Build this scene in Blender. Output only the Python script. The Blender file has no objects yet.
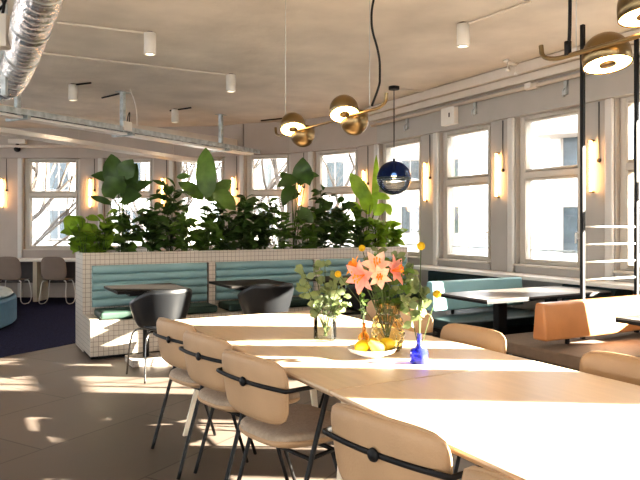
import bpy, math, random
from mathutils import Vector, Matrix, Quaternion
random.seed(7)
R = math.radians
scene = bpy.context.scene
COL = scene.collection
F = 650.0; HY = 225.0; EYE = 1.35; YAW = math.atan(355/650)
SA, CA = math.sin(YAW), math.cos(YAW)

def W(xc, yc, z=0.0):                     # viewer-aligned plan coordinates -> room coordinates
    return Vector((CA*xc + SA*yc, -SA*xc + CA*yc, z))
def at(px, d, z=0.0): return W((px-320)/F*d, d, z)
def atp(px, py, d): return at(px, d, EYE + (HY-py)*d/F)
def zh(px, py, z):                        # point on the horizontal plane z
    return at(px, (EYE-z)*F/(py-HY), z)
def xon(px, y):                           # room x where the sight line px crosses the plane y
    r = (px-320)/F
    return (SA*y + r*CA*y)/(CA - SA*r)

# ------------------------------------------------------------------ materials
def nt(name):
    m = bpy.data.materials.new(name); m.use_nodes = True
    n = m.node_tree; n.nodes.clear()
    out = n.nodes.new('ShaderNodeOutputMaterial')
    return m, n, out
def mat(name, col, rough=.5, metal=0.0, var=.12, scale=6.0, bump=0.0, bscale=None, sheen=0.0, spec=.5, stretch=None, coat=0.0, transl=0.0, emit=None, es=0.0):
    m, n, out = nt(name)
    b = n.nodes.new('ShaderNodeBsdfPrincipled')
    b.inputs['Roughness'].default_value = rough; b.inputs['Metallic'].default_value = metal
    b.inputs['Specular IOR Level'].default_value = spec
    if sheen: b.inputs['Sheen Weight'].default_value = sheen
    if coat: b.inputs['Coat Weight'].default_value = coat
    tc = n.nodes.new('ShaderNodeTexCoord'); mp = n.nodes.new('ShaderNodeMapping')
    n.links.new(tc.outputs['Object'], mp.inputs['Vector'])
    if stretch: mp.inputs['Scale'].default_value = stretch
    no = n.nodes.new('ShaderNodeTexNoise'); no.inputs['Scale'].default_value = scale; no.inputs['Detail'].default_value = 4
    n.links.new(mp.outputs[0], no.inputs['Vector'])
    cr = n.nodes.new('ShaderNodeValToRGB')
    c = Vector(col)
    cr.color_ramp.elements[0].position = .3; cr.color_ramp.elements[1].position = .7
    cr.color_ramp.elements[0].color = (*[max(0, v*(1-var)) for v in c], 1)
    cr.color_ramp.elements[1].color = (*[min(1, v*(1+var)) for v in c], 1)
    n.links.new(no.outputs['Fac'], cr.inputs['Fac']); n.links.new(cr.outputs[0], b.inputs['Base Color'])
    if emit:
        b.inputs['Emission Color'].default_value = (*emit, 1); b.inputs['Emission Strength'].default_value = es
    if bump:
        n2 = n.nodes.new('ShaderNodeTexNoise'); n2.inputs['Scale'].default_value = bscale or scale*4; n2.inputs['Detail'].default_value = 3
        n.links.new(mp.outputs[0], n2.inputs['Vector'])
        bp = n.nodes.new('ShaderNodeBump'); bp.inputs['Strength'].default_value = bump; bp.inputs['Distance'].default_value = .02
        n.links.new(n2.outputs['Fac'], bp.inputs['Height']); n.links.new(bp.outputs[0], b.inputs['Normal'])
    if transl:
        t = n.nodes.new('ShaderNodeBsdfTranslucent'); mx = n.nodes.new('ShaderNodeMixShader'); mx.inputs[0].default_value = transl
        hs = n.nodes.new('ShaderNodeHueSaturation'); hs.inputs['Value'].default_value = 2.2; hs.inputs['Saturation'].default_value = 1.1
        n.links.new(cr.outputs[0], hs.inputs['Color']); n.links.new(hs.outputs[0], t.inputs['Color'])
        n.links.new(b.outputs[0], mx.inputs[1]); n.links.new(t.outputs[0], mx.inputs[2]); n.links.new(mx.outputs[0], out.inputs[0])
    else:
        n.links.new(b.outputs[0], out.inputs[0])
    return m
def emat(name, col, s):
    m, n, out = nt(name)
    e = n.nodes.new('ShaderNodeEmission'); e.inputs[0].default_value = (*col, 1); e.inputs[1].default_value = s
    n.links.new(e.outputs[0], out.inputs[0]); return m
def glass(name, tint, refl=.5, rough=.02, ior=1.45, body=0.0):
    m, n, out = nt(name)
    t = n.nodes.new('ShaderNodeBsdfTransparent'); t.inputs[0].default_value = (*tint, 1)
    g = n.nodes.new('ShaderNodeBsdfGlossy'); g.inputs['Roughness'].default_value = rough
    fr = n.nodes.new('ShaderNodeFresnel'); fr.inputs['IOR'].default_value = ior
    mul = n.nodes.new('ShaderNodeMath'); mul.operation = 'MULTIPLY'; mul.inputs[1].default_value = refl
    n.links.new(fr.outputs[0], mul.inputs[0])
    mx = n.nodes.new('ShaderNodeMixShader'); n.links.new(mul.outputs[0], mx.inputs[0])
    src = t
    if body:
        d = n.nodes.new('ShaderNodeBsdfDiffuse'); d.inputs[0].default_value = (*tint, 1)
        m2 = n.nodes.new('ShaderNodeMixShader'); m2.inputs[0].default_value = body
        n.links.new(t.outputs[0], m2.inputs[1]); n.links.new(d.outputs[0], m2.inputs[2]); src = m2
    n.links.new(src.outputs[0], mx.inputs[1]); n.links.new(g.outputs[0], mx.inputs[2])
    n.links.new(mx.outputs[0], out.inputs[0]); return m
def gridmat(name, col, grout, size, width=.07, rough=.3):
    m, n, out = nt(name)
    b = n.nodes.new('ShaderNodeBsdfPrincipled'); b.inputs['Roughness'].default_value = rough
    tc = n.nodes.new('ShaderNodeTexCoord'); sp = n.nodes.new('ShaderNodeSeparateXYZ'); n.links.new(tc.outputs['Object'], sp.inputs[0])
    prev = None
    for k in range(3):
        a = n.nodes.new('ShaderNodeMath'); a.operation = 'DIVIDE'; a.inputs[1].default_value = size; n.links.new(sp.outputs[k], a.inputs[0])
        a2 = n.nodes.new('ShaderNodeMath'); a2.operation = 'ADD'; a2.inputs[1].default_value = 100.5; n.links.new(a.outputs[0], a2.inputs[0])
        f = n.nodes.new('ShaderNodeMath'); f.operation = 'FRACT'; n.links.new(a2.outputs[0], f.inputs[0])
        l = n.nodes.new('ShaderNodeMath'); l.operation = 'LESS_THAN'; l.inputs[1].default_value = width; n.links.new(f.outputs[0], l.inputs[0])
        if prev:
            mxm = n.nodes.new('ShaderNodeMath'); mxm.operation = 'MAXIMUM'; n.links.new(prev.outputs[0], mxm.inputs[0]); n.links.new(l.outputs[0], mxm.inputs[1]); prev = mxm
        else: prev = l
    no = n.nodes.new('ShaderNodeTexNoise'); no.inputs['Scale'].default_value = 3
    n.links.new(tc.outputs['Object'], no.inputs['Vector'])
    cr = n.nodes.new('ShaderNodeValToRGB'); cr.color_ramp.elements[0].color = (*[v*.85 for v in col], 1); cr.color_ramp.elements[1].color = (*[min(1, v*1.08) for v in col], 1)
    n.links.new(no.outputs['Fac'], cr.inputs['Fac'])
    mx = n.nodes.new('ShaderNodeMix'); mx.data_type = 'RGBA'
    n.links.new(prev.outputs[0], mx.inputs[0]); n.links.new(cr.outputs[0], mx.inputs[6]); mx.inputs[7].default_value = (*grout, 1)
    n.links.new(mx.outputs[2], b.inputs['Base Color'])
    n.links.new(b.outputs[0], out.inputs[0]); return m
def brickmat(name, c1, c2, mortar, bw, rh, ms, rot, rough=.45, offset=.5, bump=.15, emit=0):
    m, n, out = nt(name)
    b = n.nodes.new('ShaderNodeBsdfPrincipled')
    tc = n.nodes.new('ShaderNodeTexCoord'); mp = n.nodes.new('ShaderNodeMapping'); mp.inputs['Rotation'].default_value = rot
    n.links.new(tc.outputs['Object'], mp.inputs['Vector'])
    br = n.nodes.new('ShaderNodeTexBrick'); br.inputs['Color1'].default_value = (*c1, 1); br.inputs['Color2'].default_value = (*c2, 1)
    br.inputs['Mortar'].default_value = (*mortar, 1); br.inputs['Scale'].default_value = 1; br.offset = offset
    br.inputs['Brick Width'].default_value = bw; br.inputs['Row Height'].default_value = rh; br.inputs['Mortar Size'].default_value = ms
    n.links.new(mp.outputs[0], br.inputs['Vector'])
    no = n.nodes.new('ShaderNodeTexNoise'); no.inputs['Scale'].default_value = 1.6; no.inputs['Detail'].default_value = 7; no.inputs['Roughness'].default_value = .65
    n.links.new(tc.outputs['Object'], no.inputs['Vector'])
    mr = n.nodes.new('ShaderNodeMapRange'); mr.inputs[1].default_value = .3; mr.inputs[2].default_value = .7; mr.inputs[3].default_value = .8; mr.inputs[4].default_value = 1.15
    n.links.new(no.outputs['Fac'], mr.inputs[0])
    hs = n.nodes.new('ShaderNodeHueSaturation'); n.links.new(mr.outputs[0], hs.inputs['Value']); n.links.new(br.outputs[0], hs.inputs['Color'])
    n.links.new(hs.outputs[0], b.inputs['Base Color'])
    r2 = n.nodes.new('ShaderNodeMapRange'); r2.inputs[3].default_value = rough-.1; r2.inputs[4].default_value = rough+.15
    n.links.new(no.outputs['Fac'], r2.inputs[0]); n.links.new(r2.outputs[0], b.inputs['Roughness'])
    bp = n.nodes.new('ShaderNodeBump'); bp.inputs['Strength'].default_value = bump; bp.inputs['Distance'].default_value = .01; bp.invert = True
    n.links.new(br.outputs['Fac'], bp.inputs['Height']); n.links.new(bp.outputs[0], b.inputs['Normal'])
    n.links.new(b.outputs[0], out.inputs[0]); return m

M = {}
M['ceiling'] = mat('ceiling_plaster', (.70, .645, .575), .85, var=.12, scale=1.6, bump=.7, bscale=4)
M['wall'] = mat('wall_paint', (.43, .405, .375), .8, var=.04, scale=3)
M['wallb'] = mat('wall_paint_warm', (.46, .40, .35), .8, var=.04, scale=3)
M['frame'] = mat('window_frame_paint', (.58, .53, .46), .45, var=.03, scale=4)
M['pilaster'] = mat('pilaster_paint', (.60, .58, .55), .6, var=.03)
M['pane'] = glass('window_glass', (.97, .98, .98), .35)
M['floor'] = brickmat('floor_tile', (.135, .108, .090), (.155, .125, .105), (.075, .06, .05), 1.7, .85, .006, (0, 0, R(-31.4)), rough=.42)
M['carpet'] = mat('navy_carpet', (.035, .038, .085), 1, var=.35, scale=60, bump=.4, bscale=300, spec=.1)
M['tile'] = gridmat('mosaic_tile', (.56, .50, .43), (.20, .17, .145), .05, .08)
M['white'] = mat('white_lacquer', (.78, .75, .70), .4, var=.03)
M['conduit'] = mat('conduit_paint', (.66, .60, .53), .5, var=.03)
M['black'] = mat('black_steel', (.009, .009, .010), .5, var=.1, scale=20, spec=.3)
M['blackplastic'] = mat('black_shell', (.010, .011, .013), .36, var=.1, scale=12)
M['chrome'] = mat('dark_chrome', (.16, .155, .15), .2, 1.0, var=.03)
M['galv'] = mat('galvanised_steel', (.50, .54, .55), .45, .7, var=.25, scale=14)
M['foil'] = mat('foil_duct', (.82, .73, .70), .27, .95, var=.3, scale=9, bump=.7, bscale=22, stretch=(1, 1, 3))
M['brass'] = mat('aged_brass', (.23, .165, .085), .33, .95, var=.15, scale=5)
M['beige'] = mat('beige_leather', (.42, .28, .165), .52, var=.07, scale=5, bump=.12, bscale=160)
M['seatfab'] = mat('greige_fabric', (.36, .29, .22), .85, var=.12, scale=60, bump=.3, bscale=240, sheen=.2)
M['table'] = mat('light_wood_laminate', (.66, .53, .40), .36, var=.05, scale=5, stretch=(7, .6, 1))
M['tableedge'] = mat('table_edge_wood', (.52, .38, .25), .5, var=.08, scale=8)
M['cream'] = mat('cream_steel', (.70, .62, .50), .45, var=.03)
M['teal2'] = mat('light_teal_leather', (.26, .46, .50), .45, var=.05, scale=5)
M['teal'] = mat('teal_leather', (.215, .345, .36), .45, var=.06, scale=5, bump=.08, bscale=120)
M['tealdark'] = mat('dark_teal_leather', (.020, .040, .044), .5, var=.1, scale=6)
M['green'] = mat('dark_green_cushion', (.018, .042, .032), .55, var=.12, scale=6, bump=.1, bscale=100)
M['orange'] = mat('tan_orange_leather', (.60, .27, .10), .36, var=.08, scale=5, bump=.08, bscale=120, coat=.3)
M['taupe'] = mat('taupe_seat', (.20, .155, .12), .7, var=.08, scale=20, bump=.15, bscale=160)
M['darktop'] = mat('dark_table_top', (.012, .010, .009), .6, spec=.25, var=.2, scale=6, stretch=(1, 8, 1))
M['greytop'] = mat('grey_table_top', (.11, .10, .095), .35, var=.1, scale=5, stretch=(1, 6, 1))
M['concrete'] = mat('terrazzo', (.42, .37, .33), .6, var=.4, scale=45)
M['soil'] = mat('soil', (.03, .022, .015), .95, var=.4, scale=30, bump=.6)
M['leaf1'] = mat('leaf_mid', (.085, .15, .028), .42, var=.45, scale=5, transl=.22)
M['leaf2'] = mat('leaf_dark', (.05, .095, .022), .42, var=.4, scale=6, transl=.15)
M['leaf3'] = mat('leaf_bright', (.19, .29, .04), .42, var=.4, scale=5, transl=.32)
M['leaf4'] = mat('leaf_sage', (.17, .21, .10), .6, var=.25, scale=8, transl=.25)
M['stem'] = mat('green_stem', (.07, .11, .03), .6, var=.3, scale=10)
M['bark'] = mat('bark', (.14, .115, .095), .9, var=.3, scale=5, bump=.5)
M['glow'] = emat('lamp_glow', (1, .50, .17), 42)
M['ring'] = emat('ring_glow', (1, .58, .20), 26)
M['spot'] = emat('spot_glow', (1, .84, .60), 7)
M['bulb'] = emat('bulb_glow', (1, .75, .4), 14)
M['blueglass'] = glass('blue_mirror_glass', (.02, .05, .17), .6, .06, 1.5, .30)
M['clearglass'] = glass('clear_ribbed_glass', (.95, .96, .95), 1.0, .03, 1.4, .02)
M['vase'] = glass('clear_vase_glass', (.965, .975, .95), 1.0, .02, 1.45, .006)
M['amber'] = glass('amber_glass', (.97, .84, .50), 1.0, .03, 1.45, .03)
M['brownglass'] = glass('brown_glass', (.92, .55, .14), .8, .03, 1.45, .25)
M['cobalt'] = glass('cobalt_glass', (.14, .18, .92), .9, .03, 1.45, .20)
M['water'] = glass('water', (.96, .97, .90), .3, .02, 1.2)
M['plate'] = mat('white_glaze', (.80, .77, .72), .25, var=.02)
M['lemon'] = mat('lemon_skin', (.80, .52, .02), .4, var=.15, scale=18, bump=.2, bscale=140)
M['pear'] = mat('pear_skin', (.62, .42, .08), .45, var=.25, scale=20)
M['petal'] = mat('pink_petal', (.82, .40, .36), .5, var=.25, scale=25, transl=.35)
M['petal2'] = mat('peach_petal', (.88, .64, .52), .5, var=.22, scale=25, transl=.35)
M['orangebloom'] = mat('orange_bloom', (.85, .33, .03), .6, var=.2, scale=25, transl=.2)
M['yellow'] = mat('yellow_bloom', (.88, .55, .02), .8, var=.2, scale=80, bump=.8, bscale=300)
M['shellbrown'] = mat('taupe_shell', (.22, .165, .13), .8, var=.06)
M['blueside'] = mat('blue_upholstery', (.12, .25, .36), .7, var=.08, scale=20)
M['blueside2'] = mat('dark_panel', (.10, .085, .08), .8)
M['pale'] = mat('pale_cushion', (.50, .58, .60), .8, var=.08, scale=20)
M['facade'] = brickmat('pale_facade', (.78, .76, .72), (.76, .74, .70), (.72, .70, .67), 1.4, .6, .03, (R(90), 0, 0), rough=.8)
M['farwin'] = mat('far_window_glass', (.05, .065, .075), .2, var=.35, scale=1.5)
M['balcony'] = mat('balcony_stone', (.34, .30, .27), .8)
M['redblind'] = mat('red_awning', (.55, .22, .18), .8)
M['asphalt'] = mat('street', (.40, .39, .38), .9)

# ------------------------------------------------------------------ mesh builder
class MB:
    def __init__(s): s.v = []; s.f = []
    def add(s, vs, fs):
        o = len(s.v); s.v += [tuple(v) for v in vs]; s.f += [tuple(i+o for i in f) for f in fs]
    def box(s, x0, x1, y0, y1, z0, z1, rot=None, org=None):
        vs = [Vector((x, y, z)) for z in (z0, z1) for y in (y0, y1) for x in (x0, x1)]
        if rot: vs = [rot @ v for v in vs]
        if org: vs = [v + Vector(org) for v in vs]
        s.add(vs, [(0, 2, 3, 1), (4, 5, 7, 6), (0, 1, 5, 4), (2, 6, 7, 3), (0, 4, 6, 2), (1, 3, 7, 5)])
    def prism(s, pts, z0, z1):
        n = len(pts)
        s.add([(p[0], p[1], z0) for p in pts]+[(p[0], p[1], z1) for p in pts],
              [tuple(range(n-1, -1, -1)), tuple(range(n, 2*n))]+[(i, (i+1) % n, n+(i+1) % n, n+i) for i in range(n)])
    def tube(s, pts, r, n=8, r2=None, caps=True, closed=False, taper=None):
        pts = [Vector(p) for p in pts]; N = len(pts)
        vs = []; 
        t0 = (pts[1]-pts[0]).normalized()
        up = Vector((0, 0, 1)) if abs(t0.z) < .9 else Vector((1, 0, 0))
        a = t0.cross(up).normalized()
        prev = t0
        for i, p in enumerate(pts):
            if closed: t = (pts[(i+1) % N]-pts[i-1]).normalized()
            elif i == 0: t = t0
            elif i == N-1: t = (pts[-1]-pts[-2]).normalized()
            else: t = ((pts[i+1]-p).normalized()+(p-pts[i-1]).normalized()).normalized()
            q = prev.rotation_difference(t); a = q @ a; prev = t
            a = (a - t*a.dot(t)).normalized(); b = t.cross(a)
            rr = r if taper is None else r + (taper-r)*i/(N-1)
            rb = rr if r2 is None else r2
            for k in range(n):
                an = 2*math.pi*k/n
                vs.append(p + a*rr*math.cos(an) + b*rb*math.sin(an))
        fs = []
        M_ = N if closed else N-1
        for i in range(M_):
            j = (i+1) % N
            for k in range(n): fs.append((i*n+k, i*n+(k+1) % n, j*n+(k+1) % n, j*n+k))
        if caps and not closed: fs += [tuple(range(n-1, -1, -1)), tuple(range((N-1)*n, N*n))]
        s.add(vs, fs)
    def lathe(s, prof, n=24, org=(0, 0, 0), rot=None, sx=1, closed_prof=False, wob=None):
        vs = []; P = len(prof)
        for k in range(n):
            an = 2*math.pi*k/n
            for (r, z) in prof:
                rr = r*(1+(wob(an, z) if wob else 0))
                v = Vector((rr*math.cos(an)*sx, rr*math.sin(an), z))
                if rot: v = rot @ v
                vs.append(v + Vector(org))
        fs = []
        for k in range(n):
            j = (k+1) % n
            for i in range(P-1): fs.append((k*P+i, j*P+i, j*P+i+1, k*P+i+1))
            if closed_prof: fs.append((k*P+P-1, j*P+P-1, j*P, k*P))
        s.add(vs, fs)
    def cyl(s, c, r, z0, z1, n=20): s.lathe([(0.0001, z0), (r, z0), (r, z1), (0.0001, z1)], n, (c[0], c[1], 0))
    def sphere(s, c, r, n=16, sc=(1, 1, 1), rot=None):
        h = n//2; vs = []
        for i in range(h+1):
            th = math.pi*i/h
            for k in range(n):
                an = 2*math.pi*k/n
                v = Vector((r*sc[0]*math.sin(th)*math.cos(an), r*sc[1]*math.sin(th)*math.sin(an), r*sc[2]*math.cos(th)))
                if rot: v = rot @ v
                vs.append(v+Vector(c))
        fs = [(i*n+k, (i+1)*n+k, (i+1)*n+(k+1) % n, i*n+(k+1) % n) for i in range(h) for k in range(n)]
        s.add(vs, fs)
    def pad(s, f, T, nu=18, nv=12, e=6, corner=.25):
        """padded panel: f(u,v)->(point, normal); both faces meet at the rim"""
        idx = {}; vs = []; fs = []
        def mp(u, v):
            # soften the square's corners
            k = corner
            return u*math.sqrt(max(0, 1-k*v*v*v*v)), v*math.sqrt(max(0, 1-k*u*u*u*u))
        for side in (1, -1):
            for i in range(nu+1):
                for j in range(nv+1):
                    a = math.sin(math.pi/2*(-1+2*i/nu)); b = math.sin(math.pi/2*(-1+2*j/nv))
                    rim = i in (0, nu) or j in (0, nv)
                    if rim and side == -1: idx[(side, i, j)] = idx[(1, i, j)]; continue
                    p, nn = f(*mp(a, b))
                    t = T*math.sqrt(max(0, (1-abs(a)**e)*(1-abs(b)**e)))
                    idx[(side, i, j)] = len(vs); vs.append(Vector(p)+Vector(nn)*t*side)
            for i in range(nu):
                for j in range(nv):
                    q = (idx[(side, i, j)], idx[(side, i+1, j)], idx[(side, i+1, j+1)], idx[(side, i, j+1)])
                    fs.append(q if side == 1 else q[::-1])
        s.add(vs, fs)
    def build(s, name, m, parent=None, smooth=False, bevel=0, loc=None, rotz=0, fix=True, seg=2):
        me = bpy.data.meshes.new(name); me.from_pydata(s.v, [], s.f)
        if fix:
            import bmesh
            bm = bmesh.new(); bm.from_mesh(me); bmesh.ops.remove_doubles(bm, verts=bm.verts, dist=1e-5)
            bmesh.ops.recalc_face_normals(bm, faces=bm.faces); bm.to_mesh(me); bm.free()
        me.materials.append(m)
        if smooth:
            for p in me.polygons: p.use_smooth = True
        o = bpy.data.objects.new(name, me); COL.objects.link(o)
        if parent: o.parent = parent
        if loc is not None: o.location = loc
        o.rotation_euler.z = rotz
        if bevel:
            b = o.modifiers.new('bevel', 'BEVEL'); b.width = bevel; b.segments = seg; b.limit_method = 'ANGLE'; b.angle_limit = R(50)
            for p in me.polygons: p.use_smooth = True
            b.harden_normals = False
            w = o.modifiers.new('wn', 'WEIGHTED_NORMAL')
        return o
def tag(o, label=None, cat=None, group=None, kind=None):
    if label: o['label'] = label
    if cat: o['category'] = cat
    if group: o['group'] = group
    if kind: o['kind'] = kind
    return o
def thing(name, label, cat, loc=(0, 0, 0), rz=0, group=None):
    o = bpy.data.objects.new(name, None); COL.objects.link(o); o.location = loc; o.rotation_euler.z = rz
    o.empty_display_size = .1
    return tag(o, label, cat, group)
def kids(o): return [c for c in bpy.data.objects if c.parent == o]
def dup(root, loc, rz=None, label=None, group=None):
    r = root.copy(); COL.objects.link(r); r.location = loc
    if rz is not None: r.rotation_euler.z = rz
    if label: r['label'] = label
    if group: r['group'] = group
    for ch in kids(root):
        c = ch.copy(); COL.objects.link(c); c.parent = r
        for g in kids(ch):
            d = g.copy(); COL.objects.link(d); d.parent = c
    return r
def struct(o): o['kind'] = 'structure'; return o
def arc(c, r, a0, a1, n, ax='xy'):
    out = []
    for i in range(n+1):
        a = a0+(a1-a0)*i/n; p = (r*math.cos(a), r*math.sin(a))
        out.append((c[0]+p[0], c[1]+p[1], c[2]) if ax == 'xy' else ((c[0]+p[0], c[1], c[2]+p[1]) if ax == 'xz' else (c[0], c[1]+p[0], c[2]+p[1])))
    return out
def smoothpath(pts, it=2):
    pts = [Vector(p) for p in pts]
    for _ in range(it):
        o = [pts[0]]
        for a, b in zip(pts[:-1], pts[1:]): o += [a*.75+b*.25, a*.25+b*.75]
        o.append(pts[-1]); pts = o
    return pts

# ------------------------------------------------------------------ room shell
CEIL = 3.15; XW = 5.65
def rng(y0, y1): return (Vector((XW, y0, 0)), Vector((XW, y1, 0)))
# glass openings, ordered from behind the viewer, round the curved facade, to the far left
openings = [rng(-3.4, -2.3), rng(-1.95, -.97), rng(-.42, -.13), rng(.14, .42), rng(.90, 1.60), rng(2.33, 3.06),
            rng(3.46, 4.11), rng(4.70, 5.43), rng(6.04, 6.81), rng(7.42, 8.25),
            (Vector((5.53, 8.95, 0)), Vector((5.27, 9.66, 0))), (Vector((4.95, 10.29, 0)), Vector((4.49, 10.77, 0))),
            (Vector((4.12, 11.31, 0)), Vector((3.495, 11.765, 0))), (Vector((3.017, 12.14, 0)), Vector((2.38, 12.6, 0))),
            (Vector((1.82, 12.91, 0)), Vector((1.07, 13.32, 0))),
            (W(-6.35, 12.2), W(-7.2, 12.2)), (W(-8.0, 12.2), W(-8.9, 12.2))]
FW = .10
ZS, ZT = .88, 2.60
wr, wbk = MB(), MB()
def seg_box(mb, a, b, inn, outw, z0, z1, ext=0.0):
    d = (b-a).normalized(); n = Vector((-d.y, d.x, 0))
    a = a-d*ext; b = b+d*ext
    mb.prism([a-n*outw, b-n*outw, b+n*inn, a+n*inn], z0, z1)
ops = []
for a, b in openings:
    d = (b-a).normalized(); ops.append((a-d*FW, b+d*FW))
pier = []
NR = 10
prev = Vector((XW, -5.0, 0))
for i, (a, b) in enumerate(ops):
    mb = wr if i < NR else wbk
    seg_box(mb, prev, a, .04, .22, 0, ZT)
    seg_box(mb, prev, a, .10, .22, ZT, CEIL)
    if i > 0:
        pier.append((prev, a))
        dd_ = (a-prev).normalized(); pb = MB(); seg_box(pb, prev+dd_*.012, prev+dd_*.10, .085, -.041, .0, ZT-.001); struct(pb.build('trim_%d' % (10+i), M['pilaster'], bevel=.015))
    seg_box(mb, a, b, .05, .22, 0, ZS)
    seg_box(mb, a, b, .10, .22, ZT, CEIL)
    prev = b
end = W(-10.5, 12.2)
seg_box(wbk, prev, end, .10, .22, 0, CEIL)
struct(wr.build('wall_right', M['wall'])); struct(wbk.build('wall_back', M['wallb']))
# windows
for i, (a, b) in enumerate(ops):
    d = (b-a).normalized(); L = (b-a).length; ang = math.atan2(d.y, d.x)
    root = thing('window_%d' % (i+1), None, None, (a.x, a.y, 0), ang); struct(root)
    fr = MB()                              # local x along the wall, -y outside
    y0, y1 = -.10, -.02
    fr.box(0, .07, y0, y1, ZS, ZT); fr.box(L-.07, L, y0, y1, ZS, ZT); fr.box(.07, L-.07, y0, y1, ZS, ZS+.05); fr.box(.07, L-.07, y0, y1, ZT-.045, ZT)
    fr.box(.07, L-.07, y0, y1+.012, 1.885, 1.955)
    fr.build('window_frame', M['frame'], root, bevel=.006)
    sa = MB()
    for (z0, z1) in ((ZS+.05, 1.885), (1.955, ZT-.045)):
        w = .032
        sa.box(.07, .07+w, -.085, -.005, z0, z1); sa.box(L-.07-w, L-.07, -.085, -.005, z0, z1)
        sa.box(.07+w, L-.07-w, -.085, -.005, z0, z0+w); sa.box(.07+w, L-.07-w, -.085, -.005, z1-w, z1)
    sa.build('sash', M['frame'], root, bevel=.004)
    pn = MB()
    pn.box(.10, L-.10, -.052, -.046, ZS+.08, 1.855); pn.box(.10, L-.10, -.052, -.046, 1.985, ZT-.075)
    pn.build('pane', M['pane'], root)
    hd = MB()
    hd.box(.076, .098, -.005, .008, 1.20, 1.28); hd.tube([(.087, .005, 1.26), (.087, .04, 1.26), (.087, .045, 1.16)], .009, 8)
    hd.build('handle', M['white'], root)
    sl = MB(); sl.box(.002, L-.002, -.0, .095, ZS, ZS+.022); sl.build('window_sill', M['frame'], root, bevel=.005)
    if 6 <= i:
        rl = MB(); rl.tube([(.0, -.15, 1.06), (L, -.15, 1.06)], .012, 6); rl.build('guard_rail', M['galv'], root)

# floor, carpet, ceiling, other walls
fl = MB(); fl.box(-8.5, 6.1, -5.2, 16.8, -.1, 0); struct(fl.build('floor', M['floor']))
P0 = W(-2.78, 7.44); t = W(.5, .866)
A0 = P0 - t*9; B0 = P0 + t*3.6
cp = MB(); cp.prism([A0, B0, Vector((XW-.12, B0.y, 0)), Vector((XW-.12, 8.3, 0)), Vector((5.35, 9.7, 0)), Vector((4.5, 10.8, 0)), Vector((1.0, 13.2, 0)), Vector((-5, 16.4, 0)), Vector((-8.2, 16.4, 0)), Vector((-8.2, A0.y, 0))], .0005, .006)
struct(cp.build('floor_carpet', M['carpet']))
ce = MB(); ce.box(-8.5, 6.1, -5.2, 17.2, CEIL, CEIL+.15); struct(ce.build('ceiling', M['ceiling']))
wl = MB()  # unseen left wall, its wide window bays added to let in fill light
for y0, y1 in ((-5.2, -4.2), (-1.6, -1.2), (1.4, 1.8), (4.4, 4.8), (7.4, 7.8), (10.4, 10.8), (13.4, 17.2)): wl.box(-8.5, -8.3, y0, y1, 0, CEIL)
wl.box(-8.5, -8.3, -4.2, 13.4, 0, .8); wl.box(-8.5, -8.3, -4.2, 13.4, 2.7, CEIL)
struct(wl.build('wall_left', M['wall']))
wf = MB()  # unseen rear wall, openings added for fill from behind the viewer
wf.box(-8.5, 6.1, -5.2, -5.0, 0, .5); wf.box(-8.5, 6.1, -5.2, -5.0, 2.8, CEIL)
for x0, x1 in ((-8.3, -7.6), (-4.6, -4.2), (-1.2, -.8), (1.2, 5.87)): wf.box(x0, x1, -5.2, -5.0, .5, 2.8)
struct(wf.build('wall_front', M['wall']))
k = 18  # panes for the added fill-light openings, numbered on from the facade windows
for (a, b) in (((-8.4, -4.2), (-8.4, -1.6)), ((-8.4, -1.2), (-8.4, 1.4)), ((-8.4, 1.8), (-8.4, 4.4)), ((-8.4, 4.8), (-8.4, 7.4)), ((-8.4, 7.8), (-8.4, 10.4)), ((-8.4, 10.8), (-8.4, 13.4))):
    p = MB(); p.box(-8.41, -8.39, a[1]+.01, b[1]-.01, .81, 2.69); struct(p.build('window_%d' % k, M['pane'])); k += 1
for (x0, x1) in ((-7.6, -4.6), (-4.2, -1.2), (-.8, 1.2)):
    p = MB(); p.box(x0+.01, x1-.01, -5.11, -5.09, .51, 2.79); struct(p.build('window_%d' % k, M['pane'])); k += 1

# box trunking and pipe along the top of the window wall
tr = MB(); tr.box(XW-.26, XW-.105, -4.9, 8.45, 3.03, 3.145); tr.box(XW-.19, XW-.105, -4.9, 8.45, 2.94, 3.03)
struct(tr.build('trim_1', M['conduit'], bevel=.01))
pp = MB(); pp.tube([(XW-.16, -4.8, 2.88), (XW-.16, 8.4, 2.88)], .022, 10)
tag(pp.build('heating_pipe', M['conduit'], smooth=True), 'painted pipe running along the wall above the right-hand windows', 'pipe')
# ledge along the booth wall
lg = MB(); lg.box(5.28, 5.595, 2.2, 7.2, .76, .80); struct(lg.build('trim_2', M['white'], bevel=.006))
# soffit beams over the far windows
for nm, a, b, z0, w, z1 in (('trim_3', W(-4.65, 7.4), W(-1.30, 11.85), 2.76, .12, 2.88), ('trim_4', W(-4.3, 6.35), W(-2.05, 11.4), 2.44, .26, 2.50)):
    bmb = MB(); d = (b-a).normalized(); n = Vector((-d.y, d.x, 0)); bmb.prism([a, b, b+n*w, a+n*w], z0, z1)
    struct(bmb.build(nm, M['conduit']))

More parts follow.
